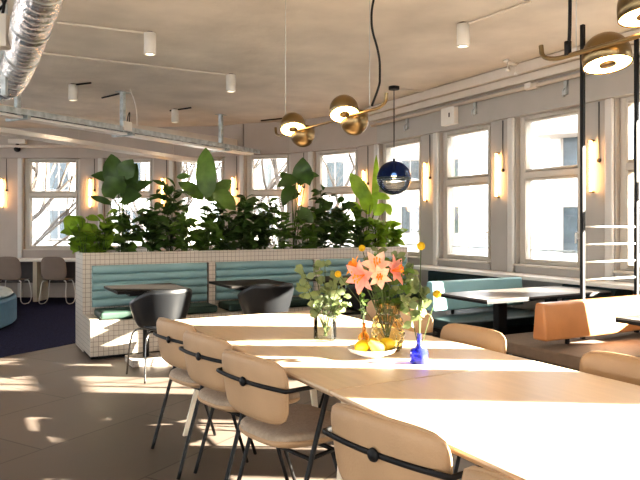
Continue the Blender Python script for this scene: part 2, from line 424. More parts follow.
# ------------------------------------------------------------------ tables (large)
TZ = .74; TX0, TX1 = 1.18, 2.25
def big_table(y0, y1, label):
    t = thing('dining_table', label, 'table', ((TX0+TX1)/2, (y0+y1)/2, 0), 0, 'large pale tables')
    hx, hy = (TX1-TX0)/2, (y1-y0)/2
    m = MB(); m.box(-hx, hx, -hy, hy, TZ-.012, TZ); m.build('tabletop', M['table'], t, bevel=.003)
    m = MB()
    b0 = [(-hx+.001, -hy+.001), (hx-.001, -hy+.001), (hx-.001, hy-.001), (-hx+.001, hy-.001)]; i_ = .03
    vs = [(x, y, TZ-.012) for x, y in b0]+[(x*(1-i_/hx), y*(1-i_/hy), TZ-.036) for x, y in b0]
    m.add(vs, [(0, 1, 2, 3), (7, 6, 5, 4), (0, 4, 5, 1), (1, 5, 6, 2), (2, 6, 7, 3), (3, 7, 4, 0)]); m.build('table_edge', M['tableedge'], t)
    m = MB(); m.box(-hx+.2, hx-.2, -hy+.16, -hy+.22, TZ-.08, TZ-.036); m.box(-hx+.2, hx-.2, hy-.22, hy-.16, TZ-.08, TZ-.036)
    m.box(-.03, .03, -hy+.22, hy-.22, TZ-.08, TZ-.036); m.build('under_frame', M['cream'], t)
    for sx in (-1, 1):
        for sy in (-1, 1):
            m = MB(); top = Vector((sx*(hx-.22), sy*(hy-.19), TZ-.04)); bot = Vector((sx*(hx-.06), sy*(hy-.05), 0))
            vs = []
            for p, w in ((bot, .018), (top, .038)):
                for dx, dy in ((-1, -1), (1, -1), (1, 1), (-1, 1)): vs.append((p.x+dx*w, p.y+dy*w*.6, p.z))
            m.add(vs, [(3, 2, 1, 0), (4, 5, 6, 7), (0, 1, 5, 4), (1, 2, 6, 5), (2, 3, 7, 6), (3, 0, 4, 7)])
            m.build('leg', M['cream'], t, bevel=.004)
    return t
big_table(2.095, 4.12, 'large pale wood table carrying the flower vases, farther of the two')
big_table(.055, 2.085, 'large pale wood table in the foreground, bare and sunlit')

# ------------------------------------------------------------------ beige chairs
def make_chair(label, group, loc, rz):
    t = thing('dining_chair', label, 'chair', loc, rz, group)
    # local +x is the way the chair faces
    def bx(s, z): return -.225 + .026*abs(s)**2.2 - .03*(z-.52)/.28
    def back(u, v):
        z = .670+.132*v; w = .240-.012*(1-v)
        p = Vector((bx(u, z), u*w, z)); s2 = .026*2.2*abs(u)**1.2*(1 if u > 0 else -1)/w
        return p, Vector((1, -s2, .12)).normalized()
    m = MB(); m.pad(back, .023, 22, 14, 8, .22); b = m.build('backrest', M['beige'], t, smooth=True)
    # piping rim
    m = MB(); pts = []
    for i in range(60):
        a = 2*math.pi*i/60; c, s_ = math.cos(a), math.sin(a)
        mxx = max(abs(c), abs(s_)); u, v = c/mxx, s_/mxx
        uu, vv = u*math.sqrt(1-.22*v**4), v*math.sqrt(1-.22*u**4)
        p, nn = back(uu, vv); pts.append(p)
    m.tube(pts, .006, 6, closed=True); m.build('piping', M['beige'], b, smooth=True)
    def seat(u, v):
        w = .215+.02*u; return Vector((.02+.235*u, v*w, .445 + .018*abs(v)**3 + .015*max(0, -u)**2)), Vector((0, 0, 1))
    m = MB(); m.pad(seat, .034, 18, 18, 7, .30); m.build('seat', M['seatfab'], t, smooth=True)
    m = MB()
    def pan(u, v):
        w = .218+.02*u; return Vector((.018+.238*u, v*w, .428 + .02*abs(v)**3 + .02*max(0, -u)**2)), Vector((0, 0, 1))
    m.pad(pan, .024, 18, 18, 7, .30); m.build('seat_shell', M['beige'], t, smooth=True)
    # band behind the back, running into arms
    m = MB(); pts = []
    for i in range(-10, 11):
        s_ = i/10; z = .695; pts.append(Vector((bx(s_, z)-.025, s_*.252, z)))
    arm = [Vector((-.045, -.266, .695))]; arm2 = [Vector((-.045, .266, .695))]
    m.tube([*arm, *pts, *arm2], .006, 8, r2=.0095); m.build('arm_band', M['black'], t, smooth=True)
    m = MB(); m.lathe([(.0001, 0), (.018, 0), (.021, .005), (.018, .011), (.0001, .013)], 18, (bx(0, .695)-.027, 0, .695), Matrix.Rotation(R(-90), 3, 'Y'))
    m.build('knob', M['black'], t, smooth=True)
    for sy in (-1, 1):
        m = MB(); pth = smoothpath([(-.055, sy*.266, .695), (-.025, sy*.267, .69), (-.04, sy*.267, .655), (-.25, sy*.255, 0.0)], 2)
        m.tube(pth, .0105, 8); m.build('leg', M['black'], t, smooth=True)
        m = MB(); m.tube([(.03, sy*.215, .405), (.17, sy*.225, 0.0)], .0095, 8); m.build('leg', M['black'], t, smooth=True)
    m = MB()
    for sy in (-1, 1): m.tube([(-.125, sy*.259, .405), (.15, sy*.215, .405)], .009, 8)
    m.tube([(.03, -.225, .402), (.03, .225, .402)], .009, 8); m.tube([(-.12, -.259, .402), (-.12, .259, .402)], .009, 8)
    m.build('seat_frame', M['black'], t, smooth=True)
    return t
CX = 1.29
left = [(3.73, 12, 'beige upholstered chair with black band, farthest along the left side of the pale tables'),
        (3.19, 12, 'beige upholstered chair with black band, second from the far end on the left side'),
        (2.60, 12, 'beige upholstered chair with black armrest, its whole grey-beige seat in view'),
        (1.61, 12, 'beige upholstered chair with black band, at the left edge of the bare foreground table'),
        (.99, 9, 'beige chair back just showing at the bottom edge of the photo')]
c0 = None
for y, rz, lab in left:
    if c0 is None: c0 = make_chair(lab, 'chairs along the left side of the tables', (CX, y, 0), R(rz))
    else: dup(c0, (CX, y, 0), R(rz), lab)
right = [(2.36, 3.86, 172, 'beige chair with rounded back directly behind the amber vase, farthest on the right side'),
         (2.27, 3.37, 178, 'beige chair with rounded back, right side of the table behind the blue bottle'),
         (2.15, 2.64, 184, 'beige chair with rounded back, right side, before the taupe booth seat'),
         (2.17, 1.74, 180, 'beige chair back at the right edge of the photo beside the sunlit table')]
for x, y, rz, lab in right: dup(c0, (x, y, 0), R(rz), lab, 'chairs along the right side of the tables')

# ------------------------------------------------------------------ planter with built-in bench
PX0, PX1 = 1.10, 5.35
YF = 7.28
pl = thing('planter_bench', 'long white mosaic-tiled planter wall with teal bench built into it', 'planter', (PX0, 6.80, 0))
LW = PX1-PX0
m = MB(); m.box(0, LW, .48, .58, 0, 1.05); m.box(0, LW, .93, 1.0, 0, 1.05); m.box(0, .08, .58, .93, 0, 1.05); m.box(LW-.08, LW, .58, .93, 0, 1.05)
m.build('planter_wall', M['tile'], pl)
m = MB(); m.box(.08, LW-.08, .58, .93, .80, 1.0); m.build('soil', M['soil'], pl)
m = MB(); m.box(0, LW, 0, .48, .03, .38); m.box(0, .08, .0, .48, .38, .40); m.build('bench_base', M['tile'], pl)
m = MB(); m.box(.01, LW, .02, .48, 0, .03); m.build('plinth', M['black'], pl)
def channel_panel(x0, x1, z0, z1, yb, n, mtl, parent, dep=.05):
    m = MB(); prof = [(yb, z0)]
    for k in range(n*8+1):
        f = k/(n*8); z = z0+(z1-z0)*f; q = abs(math.sin(math.pi*f*n)); prof.append((yb-dep*.45-dep*.55*q**.45, z))
    prof.append((yb, z1)); N = len(prof)
    m.add([(x0, y, z) for y, z in prof]+[(x1, y, z) for y, z in prof], [tuple(range(N)), tuple(range(2*N-1, N-1, -1))]+[(i, i+1, N+i+1, N+i) for i in range(N-1)]+[(N-1, 0, N, 2*N-1)])
    return m.build('back_panel', mtl, parent)
pan = [(.09, 1.36), (1.47, 2.75), (2.86, 4.2)]
for a, b in pan:
    channel_panel(a, b, .47, .915, .475, 5, M['teal'], pl)
    c = MB(); c.box(a+.01, b-.01, .03, .405, .385, .465); c.build('seat_cushion', M['green'], pl, bevel=.025, seg=3)
for x_ in (1.375, 2.765):
    m = MB(); m.box(x_, x_+.08, .42, .479, .40, .915); m.build('back_divider', M['tile'], pl)

# small dark cafe tables in front of the bench
def cafe_table(label, loc):
    t = thing('cafe_table', label, 'table', loc, 0, 'small black tables at the planter bench')
    m = MB(); m.box(-.34, .34, -.34, .34, .715, .74); m.build('tabletop', M['darktop'], t, bevel=.004)
    m = MB(); m.tube([(0, 0, .05), (0, 0, .71)], .03, 14); m.build('column', M['black'], t, smooth=True)
    m = MB(); m.box(-.2, .2, -.2, .2, .68, .713); m.build('mounting_plate', M['black'], t)
    m = MB(); m.box(-.17, .17, -.17, .17, 0, .06); m.build('foot_slab', M['concrete'], t, bevel=.006)
    return t
ct = cafe_table('small black table before the left end of the planter bench', (1.56, 6.42, 0))
dup(ct, (2.66, 6.42, 0), None, 'small black table at the middle of the planter bench behind the second black chair')
dup(ct, (3.80, 6.42, 0), None, 'small black table at the planter bench, mostly hidden behind the pink flowers')

def tub_chair(label, loc, rz):
    t = thing('tub_chair', label, 'chair', loc, rz, 'black shell armchairs at the planter bench')
    m = MB(); n = 28; rows = []
    # +y is the way the chair faces
    def ring(th, f):
        # th 0..1 from right arm round the back to the left arm, f 0 bottom ..1 top
        a = R(-20)-(R(220))*0 + 0
        ang = R(-25 - 310*0)
        return None
    nb = 8; vs = []; fs = []
    for i in range(n+1):
        a = R(20) - R(220)*i/n              # from front right, via back, to front left
        s_ = math.sin(a)
        backness = max(0, min(1, (.35-s_)/1.1))
        for j in range(nb+1):
            f = j/nb
            top = .655+.135*(backness**1.3)*1.0
            z = .44+(top-.44)*f
            rx = .17+.10*f**.6; ry = .17+.07*f**.6 + .03*backness*f
            vs.append(Vector((rx*math.cos(a), ry*math.sin(a)+.02, z)))
    for i in range(n):
        for j in range(nb): fs.append((i*(nb+1)+j, (i+1)*(nb+1)+j, (i+1)*(nb+1)+j+1, i*(nb+1)+j+1))
    m.add(vs, fs)
    o = m.build('shell', M['blackplastic'], t, smooth=True)
    so = o.modifiers.new('s', 'SOLIDIFY'); so.thickness = .022; so.offset = 0
    def st(u, v): return Vector((.195*u, .02+.20*v, .445 + .02*abs(u)**3)), Vector((0, 0, 1))
    m = MB(); m.pad(st, .03, 14, 14, 5, .45); m.build('seat', M['blackplastic'], t, smooth=True)
    for sx in (-1, 1):
        for sy in (-1, 1):
            m = MB(); m.tube(smoothpath([(sx*.10, sy*.09+.02, .415), (sx*.19, sy*.16+.02, .41), (sx*.215, sy*.185+.02, .30), (sx*.235, sy*.215+.02, 0)], 2), .0085, 8)
            m.build('leg', M['chrome'], t, smooth=True)
    m = MB(); m.box(-.12, .12, -.10, .14, .408, .425); m.build('seat_mount', M['black'], t)
    return t
tcx = tub_chair('black shell armchair at the left end of the planter bench, sheen on its back', (1.55, 5.80, 0), R(8))
dup(tcx, (2.60, 5.86, 0), R(-6), 'black shell armchair in the middle of the planter bench, just beyond the pale table')
dup(tcx, (3.78, 5.86, 0), R(5), 'black shell armchair mostly hidden behind the pink flowers')

# ------------------------------------------------------------------ booths
def booth(name_label, y, x0, x1, bmat, smat, ends, zb=(.50, .775), seat_hw=.55, sx0=None, th=.07):
    t = thing('booth_bench', name_label, 'bench', (0, y, 0))
    m = MB()
    # bolster with slightly slanted faces
    w = th; z0, z1 = zb
    vs = [(x, yy, z) for x in (x0, x1) for (yy, z) in ((-w, z0), (w, z0), (w*.62, z1), (-w*.62, z1))]
    m.add(vs, [(0, 1, 2, 3), (7, 6, 5, 4), (0, 4, 5, 1), (1, 5, 6, 2), (2, 6, 7, 3), (3, 7, 4, 0)])
    m.build('bolster', bmat, t, bevel=.02, seg=3)
    sx = sx0 if sx0 is not None else x0-.1
    m = MB(); m.box(sx, x1, -seat_hw, seat_hw, .36, .45); m.build('seat', smat, t, bevel=.02, seg=3)
    m = MB(); m.box(sx+.03, x1, -seat_hw+.02, seat_hw-.02, .30, .358); m.build('seat_frame', M['black'], t)
    m = MB(); m.box(sx+.18, x1, -seat_hw+.16, seat_hw-.16, 0, .298); m.build('base', M['black'], t)
    m = MB()
    for xx in (x0+.3, x1-.3): m.box(xx-.012, xx+.012, -.012, .012, .451, z0+.01)
    m.build('bolster_post', M['black'], t)
    return t
booth('double booth bench with glossy tan orange bolster and taupe seat, right edge of photo', 3.42, 3.70, 5.26, M['orange'], M['taupe'], 1, seat_hw=.55, sx0=3.66)
booth('double booth bench with light teal bolster, behind the pale tables beyond the orange one', 5.13, 4.03, 5.26, M['teal2'], M['tealdark'], 1, seat_hw=.5, sx0=3.95, zb=(.50, .79))
# long wall bench under the ledge
t = thing('wall_bench', 'low dark teal bench back running under the window ledge', 'bench', (0, 0, 0))
for ya, yb in ((3.99, 4.61), (5.66, 6.78)):
    m = MB(); m.box(5.30, 5.56, ya, yb, .30, .755); m.build('back_panel', M['tealdark'], t, bevel=.02)
m = MB(); m.box(4.95, 5.29, 5.66, 6.30, .36, .45); m.build('seat', M['tealdark'], t, bevel=.02)
m = MB(); m.box(5.0, 5.55, 5.70, 6.25, .0, .358);m.box(5.32, 5.55, 6.25, 6.77, .0, .299); m.box(5.32, 5.55, 4.0, 4.59, 0, .299); m.build('base', M['black'], t)

def booth_table(label, x0, x1, y0, y1):
    t = thing('booth_table', label, 'table', ((x0+x1)/2, (y0+y1)/2, 0), 0, 'long tables between the booths')
    hx, hy = (x1-x0)/2, (y1-y0)/2
    m = MB(); m.box(-hx, hx, -hy, hy, .727, .74); m.build('tabletop', M['greytop'], t)
    m = MB(); m.box(-hx, hx, -hy, hy, .706, .7265); m.build('edge_band', M['black'], t)
    for sx in (-1, 1):
        m = MB(); m.box(sx*hx*.42-.05, sx*hx*.42+.05, -.035, .035, .02, .705); m.build('column', M['black'], t, bevel=.004)
    m = MB()
    for sx in (-1, 1): m.box(sx*hx*.42-.12, sx*hx*.42+.12, -.22, .22, 0, .02)
    m.build('foot_plate', M['black'], t, bevel=.004)
    return t
booth_table('long grey-topped table with black edge between the teal and orange booths', 3.72, 5.24, 3.98, 4.60)
booth_table('grey-topped table with black edge at the right edge, before the orange bolster', 3.78, 5.24, 2.25, 2.84)

# rack with rods above the orange booth
t = thing('rod_divider', 'black-posted divider with white horizontal rods rising behind the orange bolster', 'divider', (0, 3.51, 0))
for x in (4.28, 4.94):
    m = MB(); m.box(x-.014, x+.014, -.014, .014, .451, 2.93); m.build('post', M['black'], t)
for z in (1.335, 1.195, 1.055, .915):
    m = MB(); m.tube([(4.27, 0, z), (4.95, 0, z)], .008, 8); m.build('rod', M['white'], t, smooth=True)

# ------------------------------------------------------------------ far left: desk, chairs, round seat
def wl_pt(xc, yc): return W(xc, yc)
t = thing('window_desk', 'long pale desk under the far left windows', 'desk', W(-5.6, 11.55), -YAW)
m = MB(); m.box(-3.2, 1.75, -.25, .28, .71, .75); m.build('desktop', M['white'], t, bevel=.004)
for x in (-2.2, .62):
    m = MB(); m.box(x-.035, x+.035, -.2, .26, 0, .708); m.build('leg_panel', M['cream'], t)
m = MB(); m.box(-3.2, 1.7, .27, .29, .30, .708); m.build('modesty_panel', M['blueside2'], t)
def desk_chair(label, loc, rz):
    t = thing('shell_chair', label, 'chair', loc, rz, 'taupe shell chairs at the window desk')
    def bk(u, v): return Vector((.215*u*(1-.04*v), -.20-.03*v+.03*u*u, .62+.20*v)), Vector((0, 1, .1))
    m = MB(); m.pad(bk, .010, 14, 12, 6, .30); 
    def st(u, v): return Vector((.215*u, .01+.21*v, .425-.01*v)), Vector((0, 0, 1))
    m.pad(st, .012, 12, 12, 6, .2); m.build('shell', M['shellbrown'], t, smooth=True)
    for sx in (-1, 1):
        m = MB(); x = sx*.21
        m.tube(smoothpath([(sx*.15, -.10, .405), (x, -.15, .40), (x, -.2, .2), (sx*.24, -.22, .012), (sx*.24, .2, .012), (x, .16, .4), (sx*.15, .10, .405)], 2), .0095, 8)
        m.build('sled_leg', M['white'], t, smooth=True)
    return t
dc = desk_chair('taupe shell chair with white sled legs at the window desk, beside the tiled planter', W(-4.48, 11.1), -YAW)
dup(dc, W(-5.24, 11.1), -YAW, 'taupe shell chair with white sled legs at the window desk, cut by the left edge')
# curved round seat
t = thing('round_ottoman', 'large curved blue upholstered seat island at the left edge', 'ottoman', W(-6.25, 8.2))
m = MB(); m.lathe([(.0001, .03), (2.18, .03), (2.2, .05), (2.2, .355), (2.17, .385), (.0001, .385)], 72); m.build('body', M['blueside'], t, smooth=False)
for q in range(16):
    a0 = 2*math.pi*q/16+.012; a1 = 2*math.pi*(q+1)/16-.012
    def fc(u, v, a0=a0, a1=a1):
        a = a0+(a1-a0)*(u+1)/2; r = 1.85+.31*v; return Vector((r*math.cos(a), r*math.sin(a), .415)), Vector((0, 0, 1))
    m = MB(); m.pad(fc, .033, 10, 8, 6, .1); m.build('seat_cushion', M['pale'], t, smooth=True)
m = MB(); m.cyl((0, 0), 2.1, 0, .03, 48); m.build('plinth', M['black'], t)

# ------------------------------------------------------------------ ceiling services
def cpt(px, py, z=CEIL): return zh_up(px, py, z)
def zh_up(px, py, z):
    d = (z-EYE)*F/(HY-py); return at(px, d, z)
spots = [(150, 32, 'white cylinder spotlight nearest the foil duct'), (231, 74, 'white cylinder spotlight near the middle of the ceiling'), (463, 23, 'white cylinder spotlight on the right of the ceiling'),
         (73, 84, 'white cylinder spotlight left, above the cable tray'), (175, 109, 'white cylinder spotlight farthest back, behind the cable tray')]
s0 = None
for px, py, lab in spots:
    p = zh_up(px, py, CEIL)
    if s0 is None:
        s0 = thing('ceiling_spotlight', lab, 'spotlight', p, 0, 'white cylinder ceiling spotlights')
        m = MB(); m.lathe([(.0001, -.012), (.055, -.012), (.056, -.20), (.05, -.215), (.045, -.205), (.045, -.19)], 24); m.build('housing', M['white'], s0, smooth=True)
        m = MB(); m.lathe([(.0001, -.196), (.045, -.196)], 24); m.build('lens', M['spot'], s0)
        m = MB(); m.cyl((0, 0), .03, -.012, -.0005, 16); m.build('ceiling_mount', M['black'], s0)
    else: dup(s0, p, None, lab)
    L = bpy.data.lights.new('spot_light', 'SPOT'); L.energy = 22; L.color = (1, .8, .58); L.spot_size = R(95); L.spot_blend = .6; L.shadow_soft_size = .04
    lo = bpy.data.objects.new('spot_light', L); COL.objects.link(lo); lo.location = p+Vector((0, 0, -.23))
# conduits on the ceiling
for pts, mt, lab in (([(57, 21), (146, 32)], 'conduit', 'thin pale conduit leading to the spotlight nearest the foil duct'),
                ([(42, 52), (228, 74)], 'conduit', 'long thin conduit across the ceiling to the middle spotlight'),
                ([(469, 22), (531, 0)], 'conduit', 'thin conduit leading from the right spotlight'),
                ([(400, 88), (441, 93)], 'conduit', 'thin conduit leading from the globe pendant canopy'),
                ([(74, 84), (91, 82)], 'black', 'short black track beside the left spotlight'),
                ([(170, 110), (191, 107)], 'black', 'short black track over the farthest spotlight'),
                ([(102, 97), (119, 93)], 'black', 'short black track on the ceiling above the cable tray'),
                ([(261, 120), (290, 117)], 'black', 'short black track above the brass chandelier')):
    q = [zh_up(x, y, CEIL)+Vector((0, 0, -.012)) for x, y in pts]
    m = MB(); m.tube(q, .011, 6); tag(m.build('ceiling_conduit', M[mt]), lab, 'conduit')

# cable tray on hanging channels
TA, TB = W(-4.2, 6.1, 2.62), W(-1.17, 11.36, 2.62)
td = (TB-TA).normalized(); tang = math.atan2(td.y, td.x); TL = (TB-TA).length
t = thing('cable_tray', 'galvanised cable ladder hanging diagonally below the ceiling at left', 'cable tray', TA, tang)
m = MB()
for sy in (-.15, .15): m.box(0, TL, sy-.004, sy+.004, -.03, .035); m.box(0, TL, sy-.012, sy+.012, -.032, -.026)
m.build('side_rail', M['galv'], t)
m = MB()
for q in range(int(TL/.3)): m.box(q*.3+.1, q*.3+.13, -.146, .146, -.02, -.005)
m.build('rung', M['galv'], t)
m = MB(); m.box(1.0, TL-.1, -.085, .085, -.06, -.032); m.build('light_channel', M['white'], t)
m = MB()
for q, yy in enumerate((-.08, -.03, .03, .07)): m.tube(smoothpath([(0, yy, .01), (1.5, yy+.03*math.sin(q*2), .012), (3, yy-.02, .01), (TL-.2, yy, .012)]), .012, 6)
m.build('cables', M['black'], t, smooth=True)
for i, (px, d) in enumerate(((18, 7.45), (123, 8.8), (221, 10.6))):
    p = at(px, d, 0)
    hh = thing('hanging_channel', ['galvanised hanger channel at the left below the foil duct', 'galvanised hanger channel holding the middle of the cable tray', 'galvanised hanger channel holding the far end of the cable tray'][i], 'bracket', (p.x, p.y, 2.59), tang, 'hangers of the cable tray')
    m = MB(); m.box(-.03, -.026, -.03, .03, 0, CEIL-2.592); m.box(-.026, .02, -.03, -.026, 0, CEIL-2.592); m.box(-.026, .02, .026, .03, 0, CEIL-2.592); m.build('channel', M['galv'], hh)
    m = MB(); m.box(-.09, .09, -.06, .06, CEIL-2.596, CEIL-2.5905); m.build('ceiling_plate', M['galv'], hh)
    m = MB(); m.box(-.02, .02, -.2, .2, -.04, -.002); m.build('cross_bar', M['galv'], hh)
# thin hanging wires
for (px, py0, py1, d, lab) in ((130, 84, 128, 8.6, 'thin white wire dropping from the ceiling to the cable tray'), (421 - 298, 0, 0, 0, '')):
    if not d: continue
    m = MB(); a = at(px, d, CEIL); b = at(px+7, d, 2.66); m.tube(smoothpath([a, a*.5+b*.5+Vector((.04, 0, 0)), b]), .006, 6)
    tag(m.build('hanging_wire', M['white']), lab, 'wire')

for q, (x_, lab) in enumerate(((.62, 'small pale junction box on the cable tray below the foil duct'), (3.0, 'small pale junction box on the middle of the cable tray'))):
    p = TA+td*x_; t = thing('tray_junction_box', lab, 'junction box', (p.x, p.y, 2.66), tang, 'junction boxes on the cable tray')
    m = MB(); m.box(-.07, .07, -.19, -.155, -.06, .06); m.build('housing', M['white'], t, bevel=.006)
    m = MB(); m.tube(smoothpath([(0, -.17, .06), (.02, -.17, .16), (.10, -.12, .22), (.14, -.05, -.02)]), .007, 6); m.build('cable', M['black'], t, smooth=True)
for q, (a_, b_, lab) in enumerate(((W(-7.2, 11.98), W(-3.9, 11.98), 'painted pipe along the wall above the far left windows'),)):
    m = MB(); m.tube([a_+Vector((0, 0, 2.80)), b_+Vector((0, 0, 2.80))], .028, 8); tag(m.build('heating_pipe', M['conduit'], smooth=True), lab, 'pipe')
t = thing('wall_camera', 'small pale wall box with a dark dome under it, above the far left windows', 'camera', W(-5.6, 12.08, 2.82), -YAW)
m = MB(); m.box(-.16, .16, -.09, 0, .03, .12); m.build('housing', M['conduit'], t, bevel=.006)
m = MB(); m.sphere((0, -.06, -.06), .06, 14); m.tube([(0, -.05, .03), (0, -.06, -.03)], .03, 10); m.build('dome', M['black'], t, smooth=True)

# foil duct
t = thing('foil_duct', 'wrinkled silver foil ventilation duct hanging at top left', 'duct', (0, 0, 0))
pts = [W(-1.05, 2.75, 2.72), W(-1.53, 3.6, 2.70), W(-2.15, 4.75, 2.67), W(-2.55, 5.45, 2.64), W(-2.76, 5.8, 2.62), W(-3.0, 6.05, 2.62), W(-3.5, 6.2, 2.64), W(-4.4, 6.2, 2.66)]
sp = smoothpath(pts, 3)
m = MB(); 
dense = []
for a, b in zip(sp[:-1], sp[1:]):
    k_ = max(2, int((b-a).length/.03))
    for i in range(k_): dense.append(a+(b-a)*i/k_)
N = len(dense); r0 = .125
vs = []; n = 24; prev = None; 
tmp = MB(); tmp.tube(dense, 1.0, n, caps=False)
for i, p in enumerate(dense):
    rr = r0*(1+.035*math.sin(i*1.9)+random.uniform(-.012, .012))
    for k_ in range(n):
        v = Vector(tmp.v[i*n+k_]); vs.append(p+(v-p)*rr*(1+random.uniform(-.012, .012)))
m.add(vs, tmp.f); m.build('duct_skin', M['foil'], t, smooth=True)
for f in (.06, .2, .34, .47, .58, .66, .74, .82):
    m = MB(); i = int(f*N); tt = (dense[i+1]-dense[i]).normalized()
    m.tube([dense[i]-tt*.005, dense[i]+tt*.005], r0*1.045, 24)
    m.build('clamp_ring', M['galv'], t, smooth=True)
# service boxes beside the duct
t = thing('service_box', 'pale electrical box with wires beside the foil duct, top left corner', 'electrical box', atp(-2, 30, 4.6), -YAW)
m = MB(); m.box(-.09, .085, -.06, .06, -.13, .10); m.build('housing', M['frame'], t, bevel=.006)
m = MB(); m.tube(smoothpath([(.03, 0, .1), (.05, 0, .2), (-.05, .02, .3), (-.02, 0, .42)]), .01, 6); m.tube(smoothpath([(-.03, 0, .1), (.08, 0, .22), (.02, 0, .42)]), .01, 6); m.build('cables', M['black'], t, smooth=True)
t = thing('strut_frame', 'galvanised strut rail behind the foil duct at the left edge', 'rail', atp(3, 40, 5.3), -YAW)
m = MB(); m.box(-.3, .03, -.02, .02, .5-.02, .52); m.box(-.01, .03, -.02, .02, -.45, .48); m.box(-.3, .03, -.02, .02, -.2, -.16); m.build('channel', M['galv'], t)
m = MB(); m.tube([(-.26, 0, .515), (-.26, 0, CEIL-t.location.z)], .006, 6); m.tube([(0.01, 0, .5), (.01, 0, CEIL-t.location.z)], .006, 6); m.build('threaded_rod', M['galv'], t)

# wall details on the bulkhead
def wallp(px, z, off=.10): 
    r = (px-320)/F; x = XW-off; y = (CA*x-r*SA*x)/(SA+r*CA); return Vector((x, y, z))
p = wallp(452, 2.76)
t = thing('junction_box', 'white box with a small dark slot on the beam between two windows', 'junction box', p)
m = MB(); m.box(-.08, 0, -.13, .13, -.115, .115); m.build('housing', M['white'], t, bevel=.008)
m = MB(); m.box(-.084, -.0805, -.05, -.03, -.02, .035); m.build('slot', M['black'], t)
for px, lab in ((476, 'small pipe bracket on the beam right of the white junction box'), (408, 'small pipe bracket on the beam left of the white junction box'), (567, 'small pipe bracket on the beam beside the black post')):
    p = wallp(px, 2.78); t = thing('pipe_bracket', lab, 'bracket', p, 0, 'pipe brackets on the beam')
    m = MB(); m.box(-.03, 0, -.02, .02, -.06, .10); m.build('plate', M['galv'], t)
    m = MB(); m.tube(smoothpath([(-.03, 0, .0), (-.07, 0, -.02), (-.06, 0, -.09), (-.03, 0, -.07)]), .008, 6); m.build('hook', M['galv'], t)
p = wallp(532, 2.88, .16)
m = MB(); m.tube([p+Vector((0, -.08, 0)), p+Vector((0, .08, 0))], .036, 12); m.tube([p, p+Vector((-.06, 0, .0))], .02, 8); m.box(-.075, -.06, -.04, .04, -.03, .03, None, p)
tag(m.build('pipe_valve', M['white'], smooth=False), 'pale pipe valve joint under the hooked end of the near chandelier', 'valve')
p = zh_up(512, 62, CEIL)
t = thing('ceiling_sensor', 'slim white ceiling fixture with two dangling sensors, near the right beam', 'sensor', p, R(20))
m = MB(); m.box(-.16, .16, -.03, .03, -.03, -.001); m.build('housing', M['white'], t, bevel=.008)
for x in (-.11, .10):
    m = MB(); m.tube([(x, 0, -.03), (x, 0, -.09)], .006, 6); m.lathe([(.0001, -.13), (.022, -.125), (.022, -.1), (.0001, -.085)], 12, (x, 0, 0)); m.build('sensor_head', M['white'], t, smooth=True)

# glowing tubes on the piers
tl = None
for i, (a, b) in enumerate(pier):
    if i < 5: continue
    d = (b-a).normalized(); n = Vector((-d.y, d.x, 0)); L = (b-a).length
    f = .66 if i < NR else .55
    p = a+d*L*f+n*.04
    labs = {6: 'glowing vertical wall tube lamp beside the black divider post', 7: 'glowing vertical wall tube lamp between the two right-hand windows', 8: 'glowing vertical wall tube lamp right of the blue glass globe',
            9: 'glowing vertical wall tube lamp left of the blue glass globe, behind the plants', 10: 'glowing vertical wall tube lamp behind the dark heart-shaped leaf', 11: 'glowing vertical wall tube lamp right of the tall paddle leaf',
            12: 'glowing vertical wall tube lamp behind the spiky plant', 13: 'glowing vertical wall tube lamp right of the far left window', 14: 'glowing vertical wall tube lamp at the left edge of the photo',
            5: 'glowing vertical wall tube lamp on the pier past the right edge'}
    lab = labs.get(i, 'glowing vertical wall tube lamp farthest along the left wall')
    ang = math.atan2(n.y, n.x)
    if tl is None:
        tl = thing('tube_lamp', lab, 'wall lamp', p, ang, 'glowing tube lamps on the window piers')
        m = MB(); m.tube([(.045, 0, 1.69), (.045, 0, 2.20)], .012, 10); m.build('tube', M['glow'], tl, smooth=True)
        m = MB(); m.box(.0, .045, -.012, .012, 1.675, 1.692); m.box(0, .045, -.012, .012, 2.198, 2.215); m.build('holder', M['brass'], tl)
        m = MB(); m.tube([(.008, .07, 1.98), (.008, .07, 2.59)], .005, 6); m.lathe([(.0001, 0), (.022, 0), (.022, .012), (.0001, .018)], 14, (0.002, .07, 2.0), Matrix.Rotation(R(90), 3, 'Y')); m.build('cord', M['black'], tl)
    else: dup(tl, p, ang, lab)

